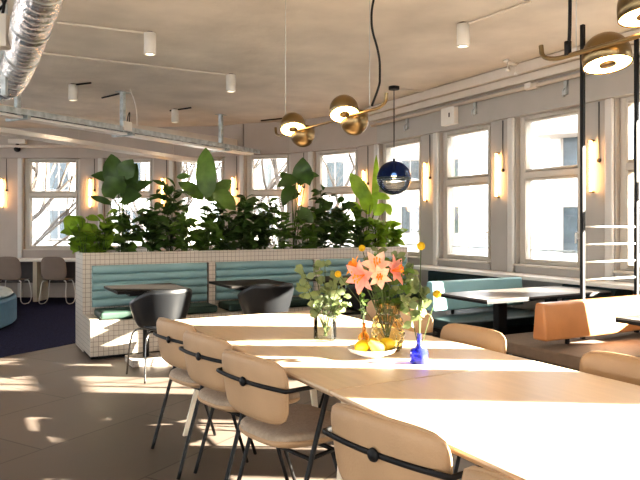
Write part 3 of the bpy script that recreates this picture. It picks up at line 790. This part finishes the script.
# ------------------------------------------------------------------ brass chandeliers
def lamp_head(parent, c, tilt_axis, tilt, r=.080):
    rot = Matrix.Rotation(tilt, 3, tilt_axis)
    prof = [(.0001, r)]
    for i in range(1, 11):
        a = math.pi/2*i/10; prof.append((r*math.sin(a), r*math.cos(a)))
    prof += [(r, -r*.42), (r*.96, -r*.44), (r*.95, -r*.34)]
    m = MB(); m.lathe(prof, 32, c, rot); m.lathe([(.0001, -r*.43), (r*.34, -r*.43), (r*.34, -r*.33)], 24, c, rot); o = m.build('lamp_shade', M['brass'], parent, smooth=True)
    m = MB(); m.lathe([(r*.34, -r*.38), (r*.955, -r*.38)], 32, c, rot); m.build('light_ring', M['ring'], o, smooth=True)
    return o
def chandelier(label, p0, length, nodes):
    # origin at the far end, bar runs along -y (toward the viewer)
    t = thing('brass_chandelier', label, 'chandelier', p0, 0, 'brass bar chandeliers')
    m = MB(); L = length
    pth = [(0, .035, .065), (0, .03, .02), (0, -.03, 0), (0, -.09, 0), (0, -.2, 0), (0, -L/2, 0), (0, -L+.2, 0), (0, -L+.09, 0), (0, -L+.03, 0), (0, -L-.03, .02), (0, -L-.035, .065)]
    m.tube(smoothpath(pth, 2), .0085, 8); m.build('bar', M['brass'], t, smooth=True)
    for (yy, dx, dz, ax, tl_) in nodes:
        lamp_head(t, Vector((dx, -yy, dz)), ax, tl_)
        m = MB(); m.tube([(0, -yy, 0), (dx*.6, -yy, dz*.6+.01)], .012, 8); m.build('joint', M['brass'], t)
    m = MB(); H = CEIL-p0[2]
    for yy in (.12, L-.12): m.tube([(0, -yy, 0), (0, -yy, H)], .0015, 5)
    m.build('suspension_wire', M['galv'], t)
    return t
ax1 = W(1, .15).normalized(); ax1 = Vector((ax1.x, ax1.y, 0))
NT = R(-24)    # opening turned toward the near left
far = chandelier('brass bar chandelier with ring lamps over the flower vases, the far one', Vector((1.845, 3.97, 1.945)), 1.25,
    [(.29, -.03, .035, ax1, R(-26)), (.25, .06, -.015, ax1, R(165)), (.92, -.03, .035, ax1, R(-26)), (.88, .06, -.015, ax1, R(165))])
near = chandelier('brass bar chandelier with ring lamps, cut by the top right corner', Vector((1.845, 1.66, 1.94)), 1.35,
    [(.175, .085, -.01, ax1, R(-12)), (.40, -.03, .075, ax1, R(-8)), (.92, .085, -.01, ax1, R(-12)), (1.08, -.03, .075, ax1, R(-8))])
# cords
t0 = far.location+Vector((0, -1.18, .02))
m = MB(); m.tube(smoothpath([t0+Vector((.0, 0.03, 0)), t0+Vector((.015, -.02, .10)), t0+Vector((.03, 0, .14)), t0+Vector((.03, 0, .26)), t0+Vector((-.035, .0, .42)), t0+Vector((.01, 0, .62)), t0+Vector((.0, 0, .85)), Vector((t0.x+.01, t0.y, CEIL))], 3), .006, 8)
tag(m.build('power_cord', M['black'], smooth=True), 'wavy black cord rising from the near end of the far chandelier', 'cord')
t0 = near.location+Vector((0, -.085, .0))
m = MB(); m.tube(smoothpath([t0, t0+Vector((.0, -.01, .1)), t0+Vector((.01, 0, .5)), Vector((t0.x, t0.y, CEIL))], 2), .006, 8); m.tube([t0, t0+Vector((0, 0, .05))], .012, 8)
tag(m.build('power_cord', M['black'], smooth=True), 'black cord dropping to the hooked end of the chandelier at top right', 'cord')

# glass globe pendant
gp = at(394, 8.45, CEIL)
t = thing('globe_pendant', 'hanging glass globe, blue upper half and clear ribbed lower half', 'pendant lamp', gp)
zc = EYE + (HY-178)*8.45/F - CEIL; r = .222
m = MB(); m.lathe([(r*math.sin(R(a)), zc+r*math.cos(R(a))) for a in range(4, 92, 4)], 40); m.build('blue_shade', M['blueglass'], t, smooth=True)['label'] = 'blue mirrored upper half'
m = MB(); m.lathe([(r*math.sin(R(a))*(1+.012*math.sin(a*.9)), zc+r*math.cos(R(a))) for a in range(94, 181, 2)], 40); m.build('clear_shade', M['clearglass'], t, smooth=True)['label'] = 'clear ribbed lower half'
m = MB(); m.lathe([(r*1.0, zc+.006), (r*1.012, zc+.004), (r*1.012, zc-.016), (r*1.0, zc-.018)], 40, closed_prof=True); m.build('band', M['tealdark'], t, smooth=True)
m = MB(); m.tube([(0, 0, zc+r-.004), (0, 0, -.02)], .006, 6); m.lathe([(.0001, zc+r+.035), (.018, zc+r+.03), (.02, zc+r-.01), (.02, zc+.08), (.0001, zc+.08)], 16); m.build('cord', M['black'], t)
m = MB(); m.cyl((0, 0), .07, -.04, -.001, 20); m.build('canopy', M['black'], t)
m = MB(); m.sphere((0, 0, zc+.03), .04, 16); m.build('bulb', M['bulb'], t, smooth=True)

# ------------------------------------------------------------------ leaves and plants
PROF = {'oval': [.0, .55, .9, 1, .85, .5, 0], 'heart': [.5, .95, 1.0, .93, .75, .42, 0], 'lance': [.15, .7, 1, .9, .65, .33, 0], 'paddle': [.25, .8, 1, 1, .88, .6, .05]}
def leaf(mb, base, tip, nrm, wd, kind='oval', droop=.12, fold=.18, wave=0):
    base = Vector(base); tip = Vector(tip); d = tip-base; L = d.length
    if L < 1e-4: return
    d.normalize(); nrm = Vector(nrm); nrm = (nrm-d*nrm.dot(d))
    if nrm.length < 1e-3: nrm = d.orthogonal()
    nrm.normalize(); s = d.cross(nrm); pr = PROF[kind]; vs = []
    if L > .13: pr = [v for a_, b_ in zip(pr[:-1], pr[1:]) for v in (a_, (a_+b_)/2+.03)]+[pr[-1]]
    n = len(pr)-1
    for i, w in enumerate(pr):
        f = i/n; c = base+d*L*f+nrm*(math.sin(math.pi*f)*droop*L)
        if kind == 'heart' and i == 0: c2 = c-d*.12*L
        else: c2 = c
        h = wd*w*.5; ph = wave*math.sin(f*9)*h
        vs += [c2-s*h+nrm*(fold*h+ph), c, c2+s*h+nrm*(fold*h-ph)]
    fs = []
    for i in range(n):
        a = i*3; fs += [(a, a+1, a+4, a+3), (a+1, a+2, a+5, a+4)]
    mb.add(vs, fs)
rnd = random.uniform
CAMF = W(0, -1)       # unit vector pointing back into the room (toward the tables)
def bush(label, x, y, z0, h, n, ls, spread, mtl, kind='oval', cat='plant', name='leafy_plant', lean=(0, 0), lw=.55):
    t = thing(name, label, cat, (x, y, z0), 0, 'plants in the tiled planter')
    st, lf = MB(), MB()
    hrt = kind == 'heart'; ls *= 1.2 if hrt else 1.5; lw *= 1.12; n = int(n*(1.0 if hrt else 1.35)); spread *= 1.1 if hrt else 1; h *= 1.22; spread *= 1.12
    for i in range(n):
        a = rnd(0, 2*math.pi); rr = spread*rnd(.15, 1); hh = h*rnd(.45, 1.0)*(1-.3*rr/spread)
        top = Vector((math.cos(a)*rr+lean[0], math.sin(a)*rr*.65+lean[1], hh)); b = Vector((math.cos(a)*.03, math.sin(a)*.03, -.02))
        mid = b*.5+top*.5+Vector((math.cos(a)*-.02, 0, .05)); pth = smoothpath([b, mid, top], 2)
        st.tube(pth, .0045, 5, taper=.002)
        k = max(3, int(hh/ls*(1.3 if hrt else 2.3)))
        for j in range(k):
            f = .22+.78*(j+rnd(0, .6))/k; f = min(f, 1); q = f*(len(pth)-1); i0 = min(int(q), len(pth)-2); p = pth[i0].lerp(pth[i0+1], q-i0)
            aa = rnd(0, 2*math.pi); el = rnd(-.35, .65)
            dv = Vector((math.cos(aa)*math.cos(el), math.sin(aa)*math.cos(el), math.sin(el))); L = ls*rnd(.65, 1.25)
            leaf(lf, p, p+dv*L, Vector((rnd(-.5, .5), -.5+rnd(-.5, .5), .8)), L*lw*rnd(.8, 1.1), kind, -rnd(.05, .22)*-1, rnd(.05, .3))
    st.build('stems', M['stem'], t, smooth=True, fix=False); lf.build('foliage', M[mtl], t, smooth=True, fix=False)
    return t
def bigleaf(label, bx, by, z0, leaves, mtl, name='broadleaf_plant', kind='paddle'):
    """leaves: (px0,py0, px1,py1, width_m, depth offset) blade from stalk end to tip, read on the plane of the plant"""
    t = thing(name, label, 'plant', (bx, by, z0), 0, 'plants in the tiled planter'); o = Vector((bx, by, z0))
    d0 = SA*bx+CA*by
    st, lf = MB(), MB()
    for i, (a, b, c, d, w, off) in enumerate(leaves):
        B = atp(a, b, d0+off)-o; T_ = atp(c, d, d0+off+rnd(-.08, .08))-o
        root = Vector((rnd(-.04, .04), rnd(-.03, .03), -.02)); mid = root.lerp(B, .55)+Vector((0, 0, .06))
        st.tube(smoothpath([root, mid, B], 2), .007, 6, taper=.004)
        T_ = B+(T_-B)*1.12
        leaf(lf, B, T_, CAMF*1.0+Vector((rnd(-.35, .35), 0, rnd(.1, .7))), w*1.08, kind, rnd(.04, .12), rnd(.12, .3), .05)
    st.build('stems', M['stem'], t, smooth=True, fix=False); lf.build('foliage', M[mtl], t, smooth=True, fix=False)
    return t
ZP = 1.0
def px_x(px, y=7.56): return xon(px, y)
bigleaf('tall broad-leaved plant with large rounded leaves near the left end of the planter', px_x(122), 7.60, ZP,
    [(119, 184, 112, 157, .24, .0), (124, 176, 132, 183-22, .20, -.1), (112, 180, 93, 176, .13, .05), (118, 194, 108, 178, .26, -.1), (125, 196, 150, 183, .16, .05), (128, 193, 136, 166, .2, .08), (110, 203, 91, 197, .07, .0), (122, 199, 140, 196, .2, -.05)], 'leaf2', kind='heart')
bigleaf('tall plant with one upright paddle-shaped leaf above the others', px_x(209), 7.60, ZP,
    [(208, 197, 206, 153, .24, -.05), (203, 199, 181, 184, .16, .0), (212, 196, 230, 182, .16, .05), (214, 192, 233, 208, .2, -.05), (205, 190, 214, 200, .12, .1), (190, 176, 178, 177, .07, .1), (217, 200, 228, 215-8, .13, 0)], 'leaf1', kind='paddle')
bigleaf('plant with dark heart-shaped leaves on tall thin stalks', px_x(297), 7.62, ZP,
    [(305, 183, 303, 160, .26, .0), (296, 178, 279, 186, .16, -.05), (292, 186, 284, 205, .16, .0), (290, 182, 281, 173, .1, 0), (298, 192, 290, 200, .12, .1), (304, 176, 318, 176, .1, .1), (300, 210, 312, 222, .16, -.1)], 'leaf2', kind='heart')
bigleaf('yellow-green plant with large folded leaves beside the glass globe', px_x(366), 7.58, ZP,
    [(366, 200, 352, 176, .19, -.05), (369, 214, 362, 184, .17, .0), (374, 212, 376, 161, .09, .0), (371, 196, 388, 198, .12, -.08), (374, 215, 384, 205, .14, .05), (360, 215, 352, 203, .13, .0), (386, 204, 390, 214, .10, .1)], 'leaf3', kind='paddle')
B = [(84, 7.50, .42, 12, .15, .17, 'leaf3', 'heart', 'bright green heart-leaved plant at the left end of the planter'),
     (101, 7.52, .48, 12, .14, .16, 'leaf3', 'heart', 'sunlit heart-leaved plant second from the left in the planter'),
     (128, 7.62, .48, 10, .12, .15, 'leaf1', 'oval', 'low leafy plant beneath the tall broad leaves'),
     (150, 7.50, .55, 12, .12, .16, 'leaf2', 'oval', 'dense dark green plant left of the spiky one'),
     (170, 7.62, .80, 13, .16, .17, 'leaf2', 'lance', 'tall dark spiky plant between the two tall leaf clusters'),
     (184, 7.48, .50, 12, .14, .15, 'leaf1', 'lance', 'arching strap-leaved plant in front of the spiky one'),
     (206, 7.50, .42, 12, .12, .16, 'leaf1', 'oval', 'low bushy plant at the foot of the upright paddle leaf'),
     (224, 7.62, .58, 12, .12, .16, 'leaf2', 'oval', 'bushy dark plant right of the upright paddle leaf'),
     (243, 7.50, .62, 14, .12, .17, 'leaf2', 'oval', 'fine-leaved bush left of centre in the planter'),
     (262, 7.62, .72, 14, .11, .18, 'leaf2', 'oval', 'tall fine-leaved dark bush at the middle of the planter'),
     (281, 7.50, .52, 12, .13, .16, 'leaf1', 'lance', 'arching plant below the heart-shaped leaves'),
     (304, 7.50, .46, 12, .14, .17, 'leaf1', 'heart', 'broad-leaved low plant right of the heart-shaped leaves'),
     (322, 7.64, .78, 10, .11, .20, 'leaf2', 'oval', 'tall loose shrub with thin branches in front of the window'),
     (338, 7.50, .60, 13, .12, .18, 'leaf2', 'oval', 'dense bush left of the yellow-green leaves'),
     (357, 7.62, .52, 12, .12, .16, 'leaf1', 'oval', 'leafy plant at the foot of the yellow-green leaves'),
     (376, 7.50, .42, 12, .13, .15, 'leaf3', 'oval', 'bright leafy plant below the glass globe'),
     (391, 7.60, .40, 12, .15, .14, 'leaf3', 'heart', 'bright round-leaved plant at the right end of the planter')]
for px, y, h, n, ls, sp_, mt, kd, lab in B:
    bush(lab, px_x(px, y), y-.02, ZP, h, n, ls, sp_, mt, kd, lw=(.75 if kd == 'heart' else .28 if kd == 'lance' else .5))

# ------------------------------------------------------------------ things on the table
def tp(px, py): return zh(px, py, TZ)
# clear ribbed vase
vp = tp(325, 340)
t = thing('glass_vase', 'clear ribbed cylindrical glass vase with leafy stems and water', 'vase', vp)
m = MB(); r = .058
m.lathe([(.0001, 0), (r*.96, 0), (r, .01), (r, .20)], 40, wob=lambda a, z: .035*math.cos(a*20)); m.build('vase_body', M['vase'], t, smooth=True)
m = MB(); m.lathe([(.0001, .020), (r*.87, .020), (r*.87, .10), (.0001, .10)], 30); m.build('water', M['water'], t, smooth=True)
# amber bubble vase
ap = tp(388, 350)
t = thing('amber_vase', 'amber bubble-textured glass vase holding the lilies', 'vase', ap)
m = MB(); zs = [i_*.235/40 for i_ in range(41)]
def arad(z): return .058+.018*math.sin(math.pi*min(1, z/.18))+(.004 if z > .2 else 0)
m.lathe([(.0001, 0)]+[(arad(z), z) for z in zs], 66, wob=lambda a, z: .11*(abs(math.sin(5.5*a+math.pi/2*(int(z/.033) % 2)))*abs(math.sin(math.pi*z/.033)))**.7 if .01 < z < .17 else 0)
m.build('vase_body', M['amber'], t, smooth=True)
# small brown bottle
bp = tp(364, 347)
m = MB(); m.lathe([(.0001, 0), (.024, 0), (.027, .006), (.027, .055), (.020, .066), (.009, .075), (.0085, .118), (.011, .12), (.008, .121), (.0065, .075), (.0001, .07)], 24)
tag(m.build('bud_bottle', M['brownglass'], smooth=True, loc=bp), 'small amber-brown bud bottle behind the fruit plate', 'bottle')
# cobalt bottle
cb = tp(419, 363)
m = MB(); m.lathe([(.0001, 0), (.035, 0), (.038, .005), (.038, .050), (.034, .062), (.014, .070), (.010, .085), (.009, .128), (.012, .130), (.0075, .130), (.0075, .085), (.028, .058), (.030, .008), (.0001, .006)], 28, wob=lambda a, z: .05*math.cos(a*10) if z < .06 else 0)
tag(m.build('bud_bottle', M['cobalt'], smooth=True, loc=cb), 'small cobalt blue bottle with a narrow neck', 'bottle')
# plate
pp_ = tp(372, 356)
m = MB(); m.lathe([(.0001, 0), (.055, 0), (.06, .006), (.105, .022), (.117, .040), (.113, .041), (.10, .028), (.055, .012), (.0001, .011)], 40)
tag(m.build('fruit_plate', M['plate'], smooth=True, loc=pp_), 'shallow white plate holding yellow fruit', 'plate')
def lemon(label, off, rz, tilt, nm='lemon', mt='lemon'):
    m = MB(); pr = [(.0001, -.047), (.006, -.043), (.018, -.034), (.028, -.018), (.031, 0), (.028, .018), (.018, .034), (.007, .042), (.0001, .046)]
    if nm == 'pear': pr = [(.0001, -.034), (.018, -.032), (.030, -.018), (.032, 0), (.027, .018), (.017, .036), (.012, .052), (.0001, .058)]
    m.lathe(pr, 20, (0, 0, 0), Matrix.Rotation(rz, 3, 'Z') @ Matrix.Rotation(tilt, 3, 'Y'))
    tag(m.build(nm, M[mt], smooth=True, loc=pp_+Vector(off)), label, 'fruit')
off = lambda x, y, z: W(x, y, z)
lemon('yellow lemon at the left of the fruit plate', off(-.045, .0, .046), R(10), R(80))
lemon('yellow lemon at the back of the fruit plate', off(.01, .045, .046), R(70), R(85))
lemon('yellow-brown pear in the middle of the fruit plate', off(.022, -.030, .045), R(0), R(-55), 'pear', 'pear')
lemon('yellow lemon at the right of the fruit plate', off(.068, .018, .052), R(-30), R(80))
# stems
def spray(name, label, base, tips, mtl, ls, lw=.8, kind='oval', n=8, cat='foliage', start=.45):
    t = thing(name, label, cat, base); st, lf = MB(), MB()
    for (tx, tz, ty) in tips:
        top = W(tx, ty, tz); b = W(tx*-.08, ty*-.05, .022); pth = smoothpath([b, b.lerp(top, .5)+Vector((-top.x*.12, -top.y*.12, .0)), top], 2)
        st.tube(pth, .0028, 5, taper=.0015)
        for j in range(n):
            f = start+(1-start)*(j+.5)/n; q = f*(len(pth)-1); i0 = min(int(q), len(pth)-2); p = pth[i0].lerp(pth[i0+1], q-i0)
            for sgn in (-1, 1):
                aa = rnd(0, 6.28); dv = Vector((math.cos(aa), math.sin(aa), rnd(-.5, .5))).normalized(); L = ls*rnd(.7, 1.2)
                leaf(lf, p, p+dv*L, Vector((rnd(-.6, .6), -1, rnd(-.2, .8))), L*lw, kind, rnd(0, .1), .1)
    st.build('stems', M['stem'], t, smooth=True, fix=False); lf.build('foliage', M[mtl], t, smooth=True, fix=False); return t
spray('eucalyptus_bunch', 'sage green eucalyptus sprigs standing in the clear vase', vp, [(-.12, .38, 0), (-.06, .40, .05), (.0, .42, 0), (.05, .36, -.04), (.09, .30, .02), (-.09, .27, -.05), (-.14, .30, .03), (.04, .28, .06)], 'leaf4', .048, .75, n=6)
spray('trailing_sprig', 'grey-green sprig drooping from the right of the clear vase', vp+W(.008, -.01), [(.10, .25, -.02), (.12, .20, -.03), (.07, .33, -.03)], 'leaf4', .045, .7, n=6)
spray('foliage_bunch', 'green leafy filler between the pink lilies', ap, [(-.06, .38, .02), (.02, .44, .04), (.08, .40, 0), (-.02, .40, .05), (.10, .33, .03), (-.03, .46, 0)], 'leaf1', .055, .5)
spray('pale_sprig', 'pale green flower sprigs above the amber vase', ap+W(.0, .01), [(-.12, .45, 0), (-.05, .50, .02), (.05, .47, .03), (.12, .42, .02)], 'leaf4', .05, .6, n=6, start=.6)
spray('leaf_sprig', 'pale green leafy sprig standing in the cobalt blue bottle', cb+W(0, 0, .0), [(.0, .37, 0), (.02, .33, .02), (-.06, .30, .01)], 'leaf4', .05, .8, n=7, start=.5)
spray('thin_sprig', 'thin green sprig in the small brown bottle', bp, [(.0, .25, 0), (-.01, .28, .02)], 'leaf1', .025, .5, n=6, start=.55)
def lily(label, base, tip, face, size, mt, tone='petal'):
    t = thing('lily', label, 'flower', base); m = MB()
    tv = Vector(tip); m.tube(smoothpath([W(0, 0, .025), tv*.5+Vector((0, 0, .05)), tv], 2), .0035, 6); m.build('stem', M['stem'], t, smooth=True)
    fz = Vector(face).normalized(); s = fz.orthogonal().normalized(); u = fz.cross(s); m = MB()
    for q in range(6):
        a = q*math.pi/3; rd = s*math.cos(a)+u*math.sin(a); w = size*(.58 if q % 2 else .46)
        p0 = tv; p1 = tv+fz*size*.45+rd*size*.38; p2 = tv+fz*size*.50+rd*size*.95
        n_ = 6; vs = []
        pr = [.25, .6, .95, 1, .8, .45, .03]
        for i in range(n_+1):
            f = i/n_; c = p0*(1-f)**2+p1*2*f*(1-f)+p2*f*f; sd = rd.cross(fz).normalized(); h = w*pr[i]*.5
            vs += [c-sd*h+fz*h*.25, c, c+sd*h+fz*h*.25]
        fs = []
        for i in range(n_): a_ = i*3; fs += [(a_, a_+1, a_+4, a_+3), (a_+1, a_+2, a_+5, a_+4)]
        m.add(vs, fs)
    m.build('petals', M[mt], t, smooth=True, fix=False)
    m = MB()
    for q in range(6):
        a = q*math.pi/3+.5; e = tv+fz*size*.75+(s*math.cos(a)+u*math.sin(a))*size*.18; m.tube([tv, e], .0015, 4); m.sphere(e, .005, 6, (1, 1, 1.6))
    m.build('stamens', M['orangebloom'], t)
    return t
lily('open coral pink lily at the left of the bouquet', ap, W(-.115, -.03, .37), W(-.7, -.8, -.25), .095, 'petal')
lily('pale peach lily at the top of the bouquet', ap, W(-.06, -.02, .40), W(.0, -.75, .6), .085, 'petal2')
lily('coral pink lily at the right of the bouquet', ap, W(.01, -.01, .385), W(.8, -.6, .25), .085, 'petal')
lily('peach lily low in the middle of the bouquet', ap, W(-.045, -.05, .36), W(-.1, -.9, .1), .065, 'petal2')
lily('yellow-orange lily on the far left of the bouquet', ap, W(-.15, .0, .40), W(-.9, -.3, .5), .06, 'orangebloom')
def billy(label, base, tip, r=.019, mt='yellow'):
    t = thing('button_flower', label, 'flower', base, 0); m = MB(); tv = Vector(tip)
    m.tube(smoothpath([W(0, 0, .03), tv*.45+Vector((0, 0, .03)), tv], 2), .0018, 5); m.build('stem', M['stem'], t, smooth=True)
    m = MB(); m.sphere(tv, r, 14); m.build('flower_head', M[mt], t, smooth=True)
def rel(px, py, base): d = W(0, 0).x; q = (base.x*SA+base.y*CA); return atp(px, py, q)-base
billy('yellow button flower highest above the blue bottle', cb, rel(421, 246, cb))
billy('yellow button flower leaning right of the blue bottle', cb, rel(437, 294, cb))
billy('yellow button flower at the lower left of the bouquet, above the brown bottle', bp, rel(359, 292, bp), .012)
billy('orange button flower at the left of the bouquet', ap, rel(338, 274, ap), .017, 'yellow')
billy('yellow bloom at the top of the bouquet', ap, rel(362, 248, ap), .017, 'yellow')
billy('orange-yellow bloom at the lower right of the lilies', ap, rel(379, 269, ap), .019, 'yellow')

# ------------------------------------------------------------------ outside
g = MB(); g.box(-60, 90, -60, 90, -6.2, -6); tag(struct(g.build('ground', M['asphalt'])), None)
def building(label, a, b, h, z0, nx, nz, mtl, balc=False, ww=1.0, wh=1.5):
    d = (b-a); L = d.length; ang = math.atan2(d.y, d.x)
    t = thing('building', label, 'building', (a.x, a.y, z0), ang)
    m = MB(); m.box(0, L, 0, 8, 0, h); m.build('wall', mtl, t)
    m = MB(); m.box(-.2, L+.2, -.25, 8.2, h, h+.4); m.build('cornice', M['balcony'], t)
    for i in range(nx):
        for j in range(nz):
            cx = L*(i+.5)/nx; z = 1.5+(h-2.2)*j/nz
            w = MB(); w.box(cx-ww/2-.08, cx+ww/2+.08, -.10, -.001, z-.08, z); w.box(cx-ww/2-.08, cx-ww/2, -.07, -.001, z, z+wh); w.box(cx+ww/2, cx+ww/2+.08, -.07, -.001, z, z+wh); w.box(cx-ww/2-.08, cx+ww/2+.08, -.07, -.001, z+wh, z+wh+.08)
            w.box(cx-.03, cx+.03, -.05, -.001, z, z+wh); o = w.build('window', M['balcony'], t)
            g_ = MB(); g_.box(cx-ww/2, cx+ww/2, -.03, -.001, z, z+wh); g_.build('pane', M['farwin'], o)
    if balc:
        for i, (cx, z) in enumerate(balc):
            m = MB(); m.box(cx-1.2, cx+1.2, -1.1, -.001, z, z+.15); m.build('balcony_slab', M['balcony'], t)
            m = MB()
            for q in range(13): m.box(cx-1.18+q*.194, cx-1.15+q*.194, -1.08, -1.05, z+.15, z+1.05)
            m.box(cx-1.2, cx+1.2, -1.09, -1.04, z+1.05, z+1.1); m.build('balcony_railing', M['galv'], t)
    return t
building('pale stone building seen through the right-hand windows', W(7.6, 21.5), W(17.5, 16.5), 17, -6, 6, 6, M['facade'], [(.9, 10.2), (5.5, 10.2)])
building('pale building seen through the windows behind the globe pendant', W(-4.5, 40), W(8.5, 37), 13, -6, 6, 4, M['facade'])
building('unseen block added beyond the right edge to keep sun off the far windows', Vector((33, 9, 0)), Vector((22.4, -6.6, 0)), 17.5, -6, 5, 6, M['facade'])  # sun blocker added out of view, built like the other buildings
building('pale building with small windows behind the bare trees at left', W(-26, 34), W(-7, 34), 15, -6, 10, 5, M['facade'])
def tree(label, p, h, seed):
    rs = random.Random(seed); t = thing('bare_tree', label, 'tree', p, 0, 'bare trees outside'); m = MB()
    def grow(a, d, L, r, lv):
        pts = [a]; dd = d.copy()
        for i in range(4):
            dd = (dd+Vector((rs.uniform(-.18, .18), rs.uniform(-.18, .18), rs.uniform(-.02, .12)))).normalized(); pts.append(pts[-1]+dd*L/4)
        m.tube(pts, r, 6, taper=r*.55)
        if lv < 4:
            for k_ in range(3 if lv else 5):
                f = rs.choice(pts[1:]) if lv else pts[rs.choice((2, 3, 4))]
                nd = (dd+Vector((rs.uniform(-1, 1), rs.uniform(-1, 1), rs.uniform(-.1, .7)))).normalized(); grow(f, nd, L*rs.uniform(.5, .75), r*.5, lv+1)
    grow(Vector((0, 0, 0)), Vector((0, 0, 1)), h*.55, .16, 0)
    m.build('branches', M['bark'], t, smooth=True, fix=False); return t
tree('bare tree with forked trunk outside the far left window', W(-7.6, 18, -6), 13, 3)
tree('bare tree outside the second window from the left', W(-5.3, 20, -6), 12, 5)
tree('bare tree outside the windows behind the tall paddle leaf', W(-3.2, 21, -6), 12, 8)
tree('bare tree outside the window behind the dark heart leaves', W(-.9, 20, -6), 12, 11)
tree('bare tree at the far left beyond the first window', W(-9.8, 19, -6), 12, 14)

# ------------------------------------------------------------------ light
w = bpy.data.worlds.new('world'); scene.world = w; w.use_nodes = True
nn = w.node_tree; nn.nodes.clear(); out = nn.nodes.new('ShaderNodeOutputWorld'); bg = nn.nodes.new('ShaderNodeBackground')
bg.inputs[0].default_value = (.93, .96, 1, 1); bg.inputs[1].default_value = 6.2
nn.links.new(bg.outputs[0], out.inputs[0])
S = bpy.data.lights.new('sun', 'SUN'); S.energy = 90; S.color = (1, .89, .73); S.angle = R(.6)
so = bpy.data.objects.new('sun', S); COL.objects.link(so)
e = R(17.8); dv = Vector((-.837*math.cos(e), .547*math.cos(e), -math.sin(e))); so.rotation_euler = dv.to_track_quat('-Z', 'Y').to_euler()
def pt(loc, en, col=(1, .72, .42), r=.06):
    L = bpy.data.lights.new('lamp_light', 'POINT'); L.energy = en; L.color = col; L.shadow_soft_size = r
    o = bpy.data.objects.new('lamp_light', L); COL.objects.link(o); o.location = loc

cam = bpy.data.cameras.new('camera'); co = bpy.data.objects.new('camera', cam); COL.objects.link(co)
co.location = (0, 0, EYE); co.rotation_euler = (R(90), 0, -YAW); cam.sensor_width = 36; cam.lens = F/640*36; cam.shift_y = -(240-HY)/640
cam.clip_start = .05; cam.clip_end = 300
scene.camera = co
scene.view_settings.view_transform = 'Standard'
scene.view_settings.look = 'Medium High Contrast'
scene.view_settings.exposure = 0.12
